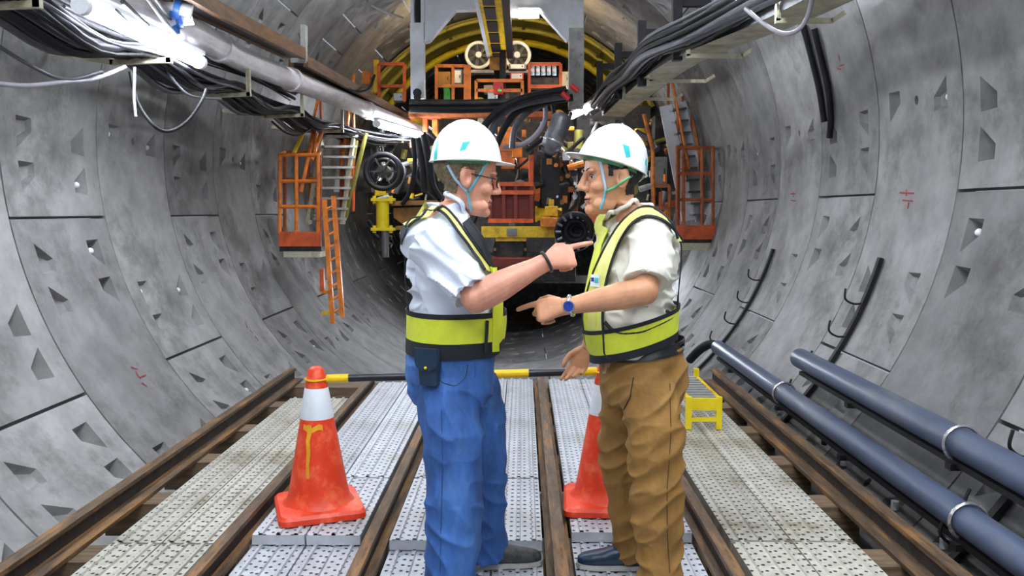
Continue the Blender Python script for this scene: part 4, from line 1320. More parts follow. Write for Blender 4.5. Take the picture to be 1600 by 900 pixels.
def resample(pl, n):
    L = [0]
    for i in range(len(pl) - 1):
        L.append(L[-1] + math.hypot(pl[i + 1][0] - pl[i][0], pl[i + 1][1] - pl[i][1]))
    out = []
    for k in range(n):
        t = L[-1] * k / (n - 1)
        i = 0
        while i < len(pl) - 2 and L[i + 1] < t: i += 1
        f = (t - L[i]) / max(1e-6, L[i + 1] - L[i])
        out.append(tuple(pl[i][q] + (pl[i + 1][q] - pl[i][q]) * f for q in range(2)))
    return out
def patch(bv, A, B, dg, off, m, name, parent, n=16, w=5, th=.004, sm=2):
    """cloth piece lying on the surface below it, between two outlines seen in the photograph"""
    a = resample(A, n); b = resample(B, n)
    g = []
    for i in range(n):
        row = []
        for j in range(w):
            f = j / (w - 1)
            row.append(cast(bv, a[i][0] + (b[i][0] - a[i][0]) * f, a[i][1] + (b[i][1] - a[i][1]) * f, dg))
        g.append(row)
    pts = [[p + nn * off for p, nn in row] for row in g]
    for _ in range(sm):
        q = [[p.copy() for p in row] for row in pts]
        for i in range(1, n - 1):
            for j in range(w):
                q[i][j] = pts[i][j] * .5 + (pts[i - 1][j] + pts[i + 1][j]) * .25
        pts = q
    mb = MB()
    for lay in (0, 1):
        for i in range(n):
            for j in range(w):
                mb.v.append(pts[i][j] - g[i][j][1] * (th * lay))
    N = n * w
    for i in range(n - 1):
        for j in range(w - 1):
            k = i * w + j
            mb.f.append([k, k + 1, k + w + 1, k + w]); mb.f.append([N + k, N + k + w, N + k + w + 1, N + k + 1])
    ring = [j for j in range(w)] + [i * w + w - 1 for i in range(1, n)] + [(n - 1) * w + j for j in range(w - 2, -1, -1)] + [i * w for i in range(n - 2, 0, -1)]
    for i in range(len(ring)):
        k, l = ring[i], ring[(i + 1) % len(ring)]
        mb.f.append([k, l, N + l, N + k])
    return mb.build(name, m, parent, 50)
def mirror_patch(bv, C, l, A, B, dg, off, m, name, parent, n=24, w=4, th=.004):
    """the same strap on the other shoulder: mirrored in the body's middle plane and laid on the cloth"""
    a = resample(A, n); b = resample(B, n)
    g = []
    for i in range(n):
        row = []
        for j in range(w):
            f = j / (w - 1)
            p, _ = cast(bv, a[i][0] + (b[i][0] - a[i][0]) * f, a[i][1] + (b[i][1] - a[i][1]) * f, dg)
            k = (p - Vector((C[0], C[1], p.z))).dot(l)
            q, nn, _, _ = bv.find_nearest(p - l * 2 * k)
            o = q - Vector((C[0], C[1], q.z - .05))
            row.append((q, nn if nn.dot(o) > 0 else -nn))
        g.append(row)
    mb = MB()
    for lay in (0, 1):
        for row in g:
            for q, nn in row:
                mb.v.append(q + nn * (off - th * lay))
    N = n * w
    for i in range(n - 1):
        for j in range(w - 1):
            k = i * w + j
            mb.f += [[k, k + 1, k + w + 1, k + w], [N + k, N + k + w, N + k + w + 1, N + k + 1]]
        for k in (i * w, i * w + w - 1):
            mb.f.append([k, k + w, N + k + w, N + k])
    return mb.build(name, m, parent, 50)
def piping(bv, A, dg, off, r, m, name, parent, n=24, k=6):
    a = resample(A, n)
    pts = []
    for u, v in a:
        p, nn = cast(bv, u, v, dg)
        pts.append(p + nn * off)
    for _ in range(2):
        pts = [pts[0]] + [(pts[i - 1] + pts[i] * 2 + pts[i + 1]) / 4 for i in range(1, n - 1)] + [pts[-1]]
    return MB().tube(pts, r, k).build(name, m, parent, 60)
def loop_band(bv, C, zf, h, off, m, name, parent, th=.004, n=56, rows=4, reach=.6):
    """band round the waist: rays from outside inwards; zf(angle) is the lower edge height"""
    mb = MB()
    for lay in (0, 1):
        for j in range(rows):
            for k in range(n):
                a = 2 * pi * k / n
                d = Vector((cos(a), sin(a), 0))
                z = zf(a) + h * j / (rows - 1)
                h0 = bv.ray_cast(Vector((C[0], C[1], z)) + d * reach, -d)
                p = h0[0] if h0[0] is not None else Vector((C[0], C[1], z)) + d * .16
                rr = (Vector((p.x - C[0], p.y - C[1], 0))).length
                mb.v.append(Vector((C[0], C[1], z)) + d * (rr + off - th * lay))
    # even out the radius along the loop so that the band stays taut
    for lay in (0, 1):
        for j in range(rows):
            base = (lay * rows + j) * n
            rad = [(mb.v[base + k] - Vector((C[0], C[1], mb.v[base + k].z))).length for k in range(n)]
            for k in range(n):
                a = 2 * pi * k / n
                r2 = max(rad[k], (rad[k - 2] + rad[k - 1] + rad[k] + rad[(k + 1) % n] + rad[(k + 2) % n]) / 5)
                mb.v[base + k] = Vector((C[0] + r2 * cos(a), C[1] + r2 * sin(a), mb.v[base + k].z))
    R_ = rows * n
    for j in range(rows - 1):
        for k in range(n):
            k2 = (k + 1) % n
            mb.f.append([j * n + k, j * n + k2, (j + 1) * n + k2, (j + 1) * n + k])
            mb.f.append([R_ + j * n + k, R_ + (j + 1) * n + k, R_ + (j + 1) * n + k2, R_ + j * n + k2])
    for j in (0, rows - 1):
        for k in range(n):
            k2 = (k + 1) % n
            mb.f.append([j * n + k, j * n + k2, R_ + j * n + k2, R_ + j * n + k])
    return mb.build(name, m, parent, 50)

def hand(mb, Wp, fwd, dors, thumb, curls, sc=1.0, tcurl=.5, spread=1.0):
    """curls: 4 lists of three joint angles (degrees), index..little"""
    fwd = Vector(fwd).normalized()
    dors = Vector(dors); dors = (dors - fwd * dors.dot(fwd)).normalized()
    th = Vector(thumb); th = (th - fwd * th.dot(fwd) - dors * th.dot(dors)).normalized()
    Wp = Vector(Wp)
    def L(x, y, z): return Wp + (fwd * x + th * y + dors * z) * sc
    loft(mb, [(L(-.02, 0, 0), th * .029 * sc, dors * .021 * sc), (L(.015, .002, 0), th * .032 * sc, dors * .020 * sc), (L(.05, .004, .0), th * .041 * sc, dors * .0185 * sc),
              (L(.082, .002, .001), th * .043 * sc, dors * .0155 * sc), (L(.094, .001, 0), th * .038 * sc, dors * .010 * sc)], 18, 2.6)
    # knuckles and fingers
    spec = [(.031, .092, (.043, .026, .022), .0098), (.0105, .096, (.047, .029, .023), .0101), (-.0105, .092, (.043, .027, .022), .0096), (-.030, .083, (.034, .021, .020), .0085)]
    for (y, x, ln, r), cu in zip(spec, curls):
        ang = 0
        p = L(x - .008, y, .002)
        pts = [p]; rs = [r * 1.08]
        for l, c in zip(ln, cu):
            ang += radians(c)
            d = fwd * cos(ang) - dors * sin(ang) + th * (y * 1.2 * spread * cos(ang))
            p = p + d.normalized() * l * sc
            pts.append(p); rs.append(r * (1.0 if len(rs) == 1 else .93 if len(rs) == 2 else .82))
        capsule(mb, pts, [q * sc for q in rs], 10)
    # thumb from the side of the palm
    p = L(.018, .026, -.006)
    a0 = radians(42)
    d1 = (fwd * cos(a0) + th * sin(a0) * .8 - dors * .25).normalized()
    d2 = (fwd * cos(a0 * .55) + th * .15 - dors * (.25 + tcurl * .5)).normalized()
    d3 = (fwd * (1 - tcurl * .5) - th * (.1 + tcurl * .3) - dors * (.25 + tcurl * .5)).normalized()
    q = p + d1 * .045 * sc; r_ = q + d2 * .034 * sc; s_ = r_ + d3 * .026 * sc
    capsule(mb, [p, q, r_, s_], [.0165 * sc, .0125 * sc, .0112 * sc, .0095 * sc], 10)

def head_parts(mb, M):
    """head in local axes: x forward, y left, z up, origin between the ears"""
    def T(p): return M @ Vector(p)
    def ell(c, r, rot=None):
        o = len(mb.v)
        mb.sphere((0, 0, 0), 1.0, 20, 14, r)
        R3 = rot if rot is not None else Matrix.Identity(3)
        for i in range(o, len(mb.v)):
            mb.v[i] = T(R3 @ mb.v[i] + Vector(c))
    ell((-.012, 0, .045), (.100, .078, .092))
    sl = [(.085, .078, -.09, .066), (.06, .091, -.09, .072), (.03, .095, -.09, .0735), (.008, .087, -.084, .072), (-.012, .087, -.075, .071), (-.03, .089, -.06, .0685), (-.05, .091, -.045, .063),
          (-.07, .089, -.03, .058), (-.09, .087, -.012, .051), (-.108, .084, .006, .041), (-.121, .074, .018, .028)]
    o = len(mb.v)
    loft(mb, [(((f + b) / 2, 0, z), ((f - b) / 2, 0, 0), (0, w, 0)) for z, f, b, w in sl], 36, 2.35)
    for i in range(o, len(mb.v)): mb.v[i] = T(mb.v[i])
    def tubeL(pts, rs):
        o = len(mb.v)
        capsule(mb, [Vector(p) for p in pts], rs, 12)
        for i in range(o, len(mb.v)): mb.v[i] = T(mb.v[i])
    tubeL([(.088, 0, .026), (.098, 0, .006), (.106, 0, -.012), (.1125, 0, -.028)], [.0085, .0095, .0112, .0132])
    for s in (-1, 1):
        ell((.100, .0125 * s, -.034), (.013, .0085, .0085))
        ell((.062, .040 * s, -.028), (.030, .026, .026))
        ell((.085, .031 * s, .026), (.013, .026, .0085))
        ell((-.006, .083 * s, -.002), (.021, .0115, .035), Matrix.Rotation(radians(-12), 3, 'Y') @ Matrix.Rotation(radians(-18 * s), 3, 'Z'))
        ell((.045, .046 * s, -.085), (.042, .012, .022))
    ell((.087, 0, -.0615), (.0115, .024, .0065))
    ell((.0855, 0, -.0785), (.0105, .021, .0070))
    ell((.083, 0, -.104), (.017, .023, .017))
def head_finish(me, M, Mi):
    def fn(p, nn):
        q = Mi @ p
        if q.length > .16: return Vector()
        d = Vector()
        for s in (-1, 1):
            # eye sockets, ear bowls
            e = math.exp(-(((q.x - .088) / .022) ** 2 + ((q.y - .031 * s) / .015) ** 2 + ((q.z - .006) / .010) ** 2))
            d += Vector((-.0085 * e, 0, 0))
            e = math.exp(-(((q.x - .001) / .0085) ** 2 + ((q.y - .092 * s) / .014) ** 2 + ((q.z - .0) / .017) ** 2))
            d += Vector((.001, -.014 * s, 0)) * e
        e = math.exp(-(((q.x - .097) / .02) ** 2 + (q.y / .022) ** 2 + ((q.z + .0700) / .0030) ** 2))
        d += Vector((-.006 * e, 0, 0))
        return M.to_3x3() @ d
    displace(me, fn)
def face_bits(M, parent, hairmat, browmat):
    sc = M.to_scale().x
    for s in (-1, 1):
        c = M @ Vector((.0728, .031 * s, .005))
        ob = MB().sphere(c, .0118 * sc, 16, 10).build('eyeball', 'eye_white', parent, 60)
        fx = (M.to_3x3() @ Vector((1, 0, -.1))).normalized()
        MB().sphere(c + fx * .0082 * sc, .0058 * sc, 12, 8).build('iris', 'eye_dark', ob, 60)
        MB().tube(catmull([M @ Vector(q) for q in ((.0965, .014 * s, .026), (.0955, .030 * s, .0305), (.0850, .048 * s, .027))], 4), [.0028 * sc] * 4 + [.0034 * sc] * 4 + [.0018 * sc], 7).build('eyebrow', browmat, parent, 60)
        MB().tube(catmull([M @ Vector(q) for q in ((.0875, .019 * s, .007), (.0895, .031 * s, .0135), (.0820, .043 * s, .008))], 4), .0016 * sc, 6).build('eyelid', browmat, parent, 60)
    up = [(.090, -.021), (.0960, -.008), (.0968, 0), (.0960, .008), (.090, .021)]
    MB().tube(catmull([M @ Vector((x, y, -.0655)) for x, y in up], 4), .0028 * sc, 7).build('upper_lip', 'lip', parent, 60)
    MB().tube(catmull([M @ Vector((x - .0012, y * .9, -.0755)) for x, y in up], 4), .0033 * sc, 7).build('lower_lip', 'lip', parent, 60)
def hair_from(me, M, Mi, parent, hairmat, off=.004):
    """short hair: the skin of the scalp thickened outwards below the helmet"""
    mb = MB(); mp = {}
    def keep(q):
        x, y, z = q
        if abs(y) < .03 and x > 0: return False
        if z > .085 or x > .05: return False
        if x > .024: return z > .004 and abs(y) > .05 and x < .04
        if x > -.026: return z > .026
        return z > -.058 - .25 * (x + .026) * 0
    for p in me.polygons:
        q = Mi @ p.center
        if q.length < .16 and keep(q):
            f = []
            for i in p.vertices:
                if i not in mp:
                    v = me.vertices[i]
                    mp[i] = len(mb.v)
                    mb.v.append(v.co + v.normal * (off + .003 * noise.noise(v.co * 160)))
                f.append(mp[i])
            mb.f.append(f)
    o = mb.build('hair', hairmat, parent, 60)
    so = o.modifiers.new('thick', 'SOLIDIFY'); so.thickness = .006; so.offset = -1
def helmet(M, parent):
    """M: local axes at the rim centre, x forward"""
    h = thing('safety_helmet', '', '', worldloc(parent)); 
    for k in ('label', 'category'):
        if k in h: del h[k]
    h.parent = parent; h.location = (0, 0, 0)
    n = 48
    prof = [(0.0001, 1.0), (.16, .985), (.32, .94), (.5, .855), (.66, .735), (.79, .59), (.885, .42), (.95, .24), (.985, .08), (1.0, 0.0), (1.03, -.035), (1.09, -.06), (1.12, -.075)]
    mb = MB()
    for i, (r, z) in enumerate(prof):
        for k in range(n):
            a = 2 * pi * k / n
            ca, sa = cos(a), sin(a)
            rx, ry, rz = .126, .109, .140
            if r > 1.0:
                r0 = 1.0 + (r - 1.0) * (.30 + .70 * max(0, ca) ** 1.5)
            else:
                r0 = r
            x, y, zz = rx * r0 * ca, ry * r0 * sa, rz * z
            if r > 1.0:
                t = (r - 1.0) / .12
                fr = max(0, ca) ** 2.2
                x += .034 * fr * t
                zz += -.010 * t * fr * 0 + .004 * t * (1 - fr)
                # ear arch
                zz += .008 * t * sa * sa
            # slight crown ridge
            if abs(sa) < .35 and z > .3:
                zz += .004 * (1 - abs(sa) / .35) * z
            mb.v.append(M @ Vector((x, y, zz)))
    for i in range(len(prof) - 1):
        for k in range(n):
            k2 = (k + 1) % n
            mb.f.append([i * n + k, (i + 1) * n + k, (i + 1) * n + k2, i * n + k2])
    mb.f.append(list(range(n)))
    o = mb.build('helmet_shell', 'helmet_white', h, 60)
    so = o.modifiers.new('thick', 'SOLIDIFY'); so.thickness = .004; so.offset = -1
    # inner headband
    hb = MB()
    pts = [M @ Vector((.104 * cos(2 * pi * k / 32), .088 * sin(2 * pi * k / 32), -.004)) for k in range(33)]
    for i in range(32):
        hb.bar(pts[i], pts[i + 1], .004, .022, up=M.to_3x3() @ Vector((0, 0, 1)))
    hb.build('headband', 'strap_green', h, 0)
    me = MB(); me.v = mb.v; me.f = mb.f
    return h, BVHTree.FromPolygons(mb.v, mb.f)
def frame(origin, fwd, up, sc=1.0):
    f = Vector(fwd).normalized(); u = Vector(up); l = u.cross(f).normalized(); u = f.cross(l).normalized()
    M = Matrix((( f.x, l.x, u.x, 0), (f.y, l.y, u.y, 0), (f.z, l.z, u.z, 0), (0, 0, 0, 1)))
    return Matrix.Translation(Vector(origin)) @ M @ Matrix.Scale(sc, 4)
def shoe(toe_dir, heel, parent, m, L=.29):
    d = Vector(toe_dir).normalized(); s = Vector((-d.y, d.x, 0)); heel = Vector(heel)
    up = Vector((0, 0, 1))
    mb = MB()
    loft(mb, [(heel + d * x + up * z, s * w, up * h) for x, z, w, h in ((-.005, .045, .020, .035), (.015, .05, .036, .045), (.07, .055, .040, .05), (.13, .05, .042, .045), (.18, .042, .047, .036), (.23, .036, .046, .030), (.27, .032, .036, .025), (L, .028, .016, .016))], 20, 2.5)
    capsule(mb, [heel + d * .06 + up * .06, heel + d * .055 + up * .11], [.046, .045], 14)
    me = remesh(mb, .005, 3)
    o = link('shoe', me, m, parent); off = worldloc(parent)
    for v in me.vertices: v.co -= off
    sb = MB()
    poly = []
    for x, w in ((-.01, .02), (.0, .034), (.07, .041), (.14, .043), (.19, .049), (.24, .046), (.28, .034), (L + .005, .012)):
        poly.append((x, w))
    pts = [heel + d * x + s * w + up * .002 for x, w in poly] + [heel + d * x - s * w + up * .002 for x, w in poly[::-1]]
    sb.prism(pts, up * .02).build('sole', 'shoe_sole', o, 0)
    return o
def person(label, loc):
    t = thing('person', label, 'person', loc)
    return t
def put(name, me, m, parent):
    off = worldloc(parent)
    for v in me.vertices: v.co = v.co - off
    me.update()
    me.polygons.foreach_set('use_smooth', [True] * len(me.polygons))
    return link(name, me, m, parent)
def torso_rings(C, f, l, secs, lean=Vector((0, 0, 0))):
    return [(Vector((C[0], C[1], z)) + f * off + l * lo, f * rx, l * ry) for z, off, lo, rx, ry in secs]
UP = Vector((0, 0, 1))

# ------------------------------------------------------------------ left man
def left_man():
    FLZ = -.049
    al = radians(24)
    f = Vector((cos(al), sin(al), 0)); l = Vector((sin(al), -cos(al), 0))     # l points to his right, to the camera
    C = P(704, 450, 3.2); C.z = 0
    t = person('man in white helmet, pale blue shirt, yellow vest and blue jeans, pointing right', (C.x, C.y, FLZ))
    Sh = P(673, 380, 3.03); El = P(744, 466, 2.92); Wr = P(852, 410, 2.97)
    Hc = P(728, 277, 3.2)
    Mh = frame(Hc, (cos(radians(8)), sin(radians(8)), -.17), UP + Vector((.1, 0, 0)), 1.16)
    # body: one continuous surface
    b = MB()
    head_parts(b, Mh)
    nb = Vector((C.x, C.y, 1.42)) - f * .02
    loft(b, [(nb - UP * .03, f * .075, l * .08), (nb + UP * .03, f * .066, l * .066), (Hc + Vector((-.02, 0, -.09)), f * .064, l * .060), (Hc + Vector((-.02, 0, -.03)), f * .06, l * .056)], 24)
    loft(b, torso_rings(C, f, l, [(.80, 0, 0, .12, .14), (1.0, .01, 0, .13, .145), (1.2, 0, 0, .12, .16), (1.34, -.01, 0, .10, .16), (1.41, -.02, 0, .07, .12), (1.44, -.02, 0, .05, .06)]), 28)
    capsule(b, [Sh - l * .02, El], [.05, .052], 16)
    d = (Wr - El)
    b.tube([El - d * .02, El + d * .12, El + d * .35, El + d * .6, El + d * .85, El + d * 1.02], [.052, .057, .055, .046, .036, .033], 18)
    b.sphere(El, .054, 16, 12)
    hd = (P(930, 396, 3.02) - Wr).normalized()
    hand(b, Wr + hd * .01, hd + UP * .06, Vector((-.1, -1, .35)), Vector((0, .2, 1)), [[8, 5, 4], [72, 78, 40], [78, 80, 42], [80, 80, 45]], 1.08, .9)
    # far arm hanging beside the body
    Sf = Vector((C.x, C.y, 1.36)) - l * .18 - f * .01
    Ef = Sf - UP * .29 - l * .05 - f * .02; Wf = Ef - UP * .22 + f * .10
    capsule(b, [Sf, Ef], [.05, .048], 14)
    b.tube([Ef, Ef.lerp(Wf, .4), Wf], [.048, .046, .032], 14)
    hand(b, Wf, (Wf - Ef), -l, f, [[30, 35, 20], [32, 38, 20], [35, 40, 20], [38, 40, 20]], 1.05, .3)
    # legs under the trousers
    lr = [(P(700, 610, 3.10), .08), (P(708, 720, 3.06), .065), (P(707, 890, 3.05), .045), (Vector((P(707, 890, 3.05).x, 3.05, FLZ + .05)), .04)]
    ll = [(P(745, 610, 3.30), .08), (P(757, 720, 3.32), .065), (P(762, 870, 3.34), .045), (Vector((P(762, 870, 3.34).x, 3.34, FLZ + .05)), .04)]
    for q in (lr, ll):
        b.tube([Vector((C.x, C.y, .82))] + [p for p, r in q], [.09] + [r * .85 for p, r in q], 16)
    me = remesh(b, .0034, 3)
    head_finish(me, Mh, Mh.inverted())
    bvb = bvh_of(me)
    hair_from(me, Mh, Mh.inverted(), t, 'hair_grey')
    body = put('body', me, 'skin_pink', t)
    face_bits(Mh, t, 'hair_grey', 'hair_grey')
    # shirt
    s = MB()
    secs = [(.885, .005, 0, .168, .178), (.95, .02, 0, .178, .186), (1.03, .025, 0, .180, .190), (1.12, .012, 0, .178, .192), (1.22, -.002, 0, .170, .198), (1.31, -.015, 0, .150, .205), (1.375, -.025, 0, .118, .192), (1.42, -.022, 0, .085, .14), (1.445, -.012, 0, .07, .09)]
    loft(s, torso_rings(C, f, l, secs), 40, 2.3)
    hem = El + (Sh - El) * .08
    pts = [Sh - l * .10 + UP * .01 - f * .01, Sh - l * .02 + UP * .005, Sh.lerp(hem, .25), Sh.lerp(hem, .55), Sh.lerp(hem, .8), hem]
    s.tube(pts, [.092, .094, .094, .091, .089, .090], 24)
    s.sphere(Sh - l * .02, .093, 18, 12)
    hf = Sf.lerp(Ef, .75)
    s.tube([Sf + l * .1, Sf, Sf.lerp(hf, .5), hf], [.09, .085, .08, .08], 20)
    s.sphere(Sf, .085, 16, 10)
    # collar
    cn = Vector((C.x, C.y, 1.43)) - f * .012
    loft(s, [(cn, f * .082, l * .088), (cn + UP * .045 - f * .006, f * .076, l * .078)], 28)
    ms = remesh(s, .006, 4)
    ax = (hem - Sh).normalized()
    def wr(p, nn):
        arm = (p - Sh.lerp(hem, .6)).length < .2
        if arm:
            q = Vector((p.dot(ax) * 3.0, (p.x * .7 + p.z) * 14, p.y * 5))
            a = .040
        else:
            q = Vector(((p.x + p.z * .9) * 5, (p.z - p.x * .6) * 15, p.y * 5))
            a = .055 if p.z < 1.22 else .028
        return nn * (a * (ridge(q) - 1.0) * min(1, max(0, (p.z - 1.05) / .05)) * .8)
    bvs = bvh_of(ms)
    displace(ms, wr)
    shirt = put('shirt', ms, 'shirt_white', t)
    # collar leaf, sleeve hem
    piping(bvb, [(690, 300), (705, 305), (722, 318), (734, 335)], 3.1, .016, .009, 'shirt_white', 'collar_fold', shirt)
    # jeans
    j = MB()
    js = [(.915, .0, 0, .160, .172), (.86, -.005, 0, .168, .178), (.80, -.01, 0, .172, .180), (.74, -.005, 0, .165, .175), (.69, .0, 0, .14, .16)]
    loft(j, torso_rings(C, f, l, js), 36, 2.3)
    near = [(P(698, 612, 3.10), .112), (P(708, 680, 3.07), .118), (P(709, 740, 3.06), .110), (P(710, 810, 3.05), .106), (P(706, 890, 3.05), .100), (Vector((P(706, 890, 3.05).x, 3.05, FLZ + .035)), .104)]
    far = [(P(742, 612, 3.30), .108), (P(755, 680, 3.32), .099), (P(757, 740, 3.33), .088), (P(759, 810, 3.33), .083), (P(762, 870, 3.34), .080), (Vector((P(762, 880, 3.34).x, 3.34, FLZ + .05)), .082)]
    for q, sg in ((near, 1), (far, -1)):
        j.tube([Vector((C.x, C.y, .84)) + l * .07 * sg] + [p for p, r in q], [.10] + [r for p, r in q], 22)
        j.sphere(q[0][0], q[0][1], 20, 12)
    mj = remesh(j, .006, 4)
    def wj(p, nn):
        q = Vector((p.x * 7, p.y * 7, p.z * 9 + p.x * 6))
        k = .018 if p.z < .35 or .55 < p.z < .78 else .009
        return nn * (k * (ridge(q) - .45))
    displace(mj, wj)
    bvj = bvh_of(mj)
    jeans = put('jeans', mj, 'denim', t)
    piping(bvj, [(672, 575), (690, 598), (712, 604), (728, 590), (731, 570)], 3.0, .001, .0016, 'leather_navy', 'pocket_seam', jeans)
    piping(bvj, [(690, 640), (692, 720), (690, 800), (688, 895)], 3.0, .0025, .0014, 'denim_seam', 'side_seam', jeans)
    patch(bvj, [(742, 565), (742, 590)], [(746, 565), (746, 590)], 3.0, .004, 'denim', 'belt_loop', jeans, 5, 3)
    # belt and pouch
    cz = P(700, 553, 3.0).z
    loop_band(bvj, C, lambda a: .895, .045, .006, 'leather_black', 'belt', t)
    pc, pn = cast(bvj, 676, 570, 3.0)
    fw = Vector((pn.x, pn.y, 0)).normalized(); sd = Vector((-fw.y, fw.x, 0))
    po = MB(); q = pc + fw * .028
    loft(po, [(q + UP * z, sd * w, fw * h) for z, w, h in ((-.075, .030, .010), (-.07, .038, .018), (0, .043, .022), (.055, .043, .020), (.062, .038, .012))], 24, 4)
    pouch = po.build('belt_pouch', 'leather_navy', t, 50)
    fl = MB()
    poly = [(-.046, .068), (.046, .068)] + [(.046 * cos(a), .0 + -.02 * sin(a) - .0) for a in [radians(180 * k / 10) for k in range(0, 11)]]
    poly = [(-.046, .070), (.046, .070), (.046, .02)] + [(.046 * cos(radians(18 * k)), .02 - .036 * sin(radians(18 * k))) for k in range(1, 10)] + [(-.046, .02)]
    fl.prism([q + fw * .022 + sd * x + UP * z for x, z in poly], fw * .006).build('pouch_flap', 'leather_navy', pouch, 0)
    MB().sphere(q + fw * .03 - UP * .002, .006, 10, 6).build('snap_button', 'bar_yellow', pouch, 60)
    # vest
    v = thing('safety_vest', '', '', worldloc(t))
    for k in ('label', 'category'):
        if k in v: del v[k]
    v.parent = t; v.location = (0, 0, 0)
    zb = P(700, 547, 3.0).z
    loop_band(bvs, C, lambda a: .945, .098, .012, 'vest_yellow', 'reflective_band', v)
    loop_band(bvs, C, lambda a: 1.040, .020, .013, 'vest_black', 'band_edge', v)
    loop_band(bvs, C, lambda a: .888, .060, .013, 'vest_black', 'band_edge', v)
    A = [(631, 350), (641, 335), (655, 323), (677, 312), (696, 325), (720, 355), (750, 398), (768, 424)]
    B = [(637, 356), (645, 343), (657, 333), (679, 325), (697, 338), (714, 362), (736, 393), (755, 424)]
    patch(bvs, A, B, 3.0, .010, 'vest_pale', 'shoulder_strap', v, 28, 5)
    piping(bvs, A, 3.0, .010, .0055, 'vest_black', 'strap_edge', v, 30)
    piping(bvs, B, 3.0, .010, .0055, 'vest_black', 'strap_edge', v, 30)
    mirror_patch(bvs, C, l, A, B, 3.0, .010, 'vest_pale', 'shoulder_strap', v)
    patch(bvs, [(722, 350), (748, 388), (770, 424)], [(736, 338), (760, 372), (784, 412)], 3.05, .006, 'vest_black', 'front_mesh', v, 16, 5)
    patch(bvs, [(632, 352), (621, 380), (618, 430), (621, 470), (630, 506)], [(638, 358), (627, 384), (625, 430), (628, 470), (638, 506)], 3.15, .007, 'vest_black', 'back_mesh', v, 20, 4)
    patch(bvs, [(766, 420), (766, 480), (765, 548)], [(779, 416), (780, 480), (779, 546)], 3.05, .017, 'vest_yellow', 'front_panel', v, 18, 4)
    piping(bvs, [(757, 500), (756, 520), (754, 548)], 3.05, .020, .007, 'vest_black', 'front_zip', v, 10)
    # chin strap, glasses, helmet
    Mk = frame(P(728, 251, 3.2), (cos(radians(10)), sin(radians(10)), -.02), UP, 1.10)
    h, bvh_ = helmet(Mk, t)
    patch(bvh_, [(718, 236), (723, 222)], [(727, 234), (735, 221)], 3.1, .0015, 'helmet_teal', 'emblem', h, 6, 4, .001)
    patch(bvh_, [(679, 222), (678, 250)], [(685, 220), (683, 249)], 3.15, .0015, 'helmet_teal', 'back_stripe', h, 6, 4, .001)
    for i, (pl, m) in enumerate((([(700, 258), (712, 280), (729, 298)], 'strap_blue'), ([(760, 254), (748, 275), (733, 298)], 'strap_teal'), ([(729, 297), (733, 312), (736, 328)], 'strap_teal'))):
        piping(bvb, pl, 3.1, .004, .0055, m, 'chin_strap', h, 14)
    g = thing('eyeglasses', '', '', worldloc(t))
    for k in ('label', 'category'):
        if k in g: del g[k]
    g.parent = t; g.location = (0, 0, 0)
    for sg in (-1, 1):
        MB().tube([Mh @ Vector(q) for q in ((-.01, .078 * sg, .012), (.04, .080 * sg, .010), (.095, .060 * sg, .008))], .0026, 6).build('temple', 'black_steel', g, 60)
        ring = [Mh @ Vector((.108 - .010 * abs(cos(2 * pi * k / 20)) * (1 if cos(2 * pi * k / 20) * sg > 0 else .2), (.033 + .026 * cos(2 * pi * k / 20) * sg) * sg if False else .034 * sg + .026 * cos(2 * pi * k / 20), .000 + .018 * sin(2 * pi * k / 20))) for k in range(21)]
        MB().tube(ring, .0022, 6).build('rim', 'black_steel', g, 60)
    MB().tube([Mh @ Vector((.108, .008, .004)), Mh @ Vector((.112, 0, .007)), Mh @ Vector((.108, -.008, .004))], .002, 6).build('bridge', 'black_steel', g, 60)
    # bracelet
    dW = (Wr - El).normalized()
    c = Wr + dW * .005
    MB().torus(c, dW, .038, .006, 20, 8).build('bracelet', 'leather_black', t, 60)
    # shoes
    shoe((1, .15, 0), Vector((P(762, 870, 3.34).x - .06, 3.33, FLZ)), t, 'sneaker')
    shoe((1, .05, 0), Vector((P(706, 890, 3.05).x - .06, 3.05, FLZ)), t, 'sneaker')
    return t
left_man()

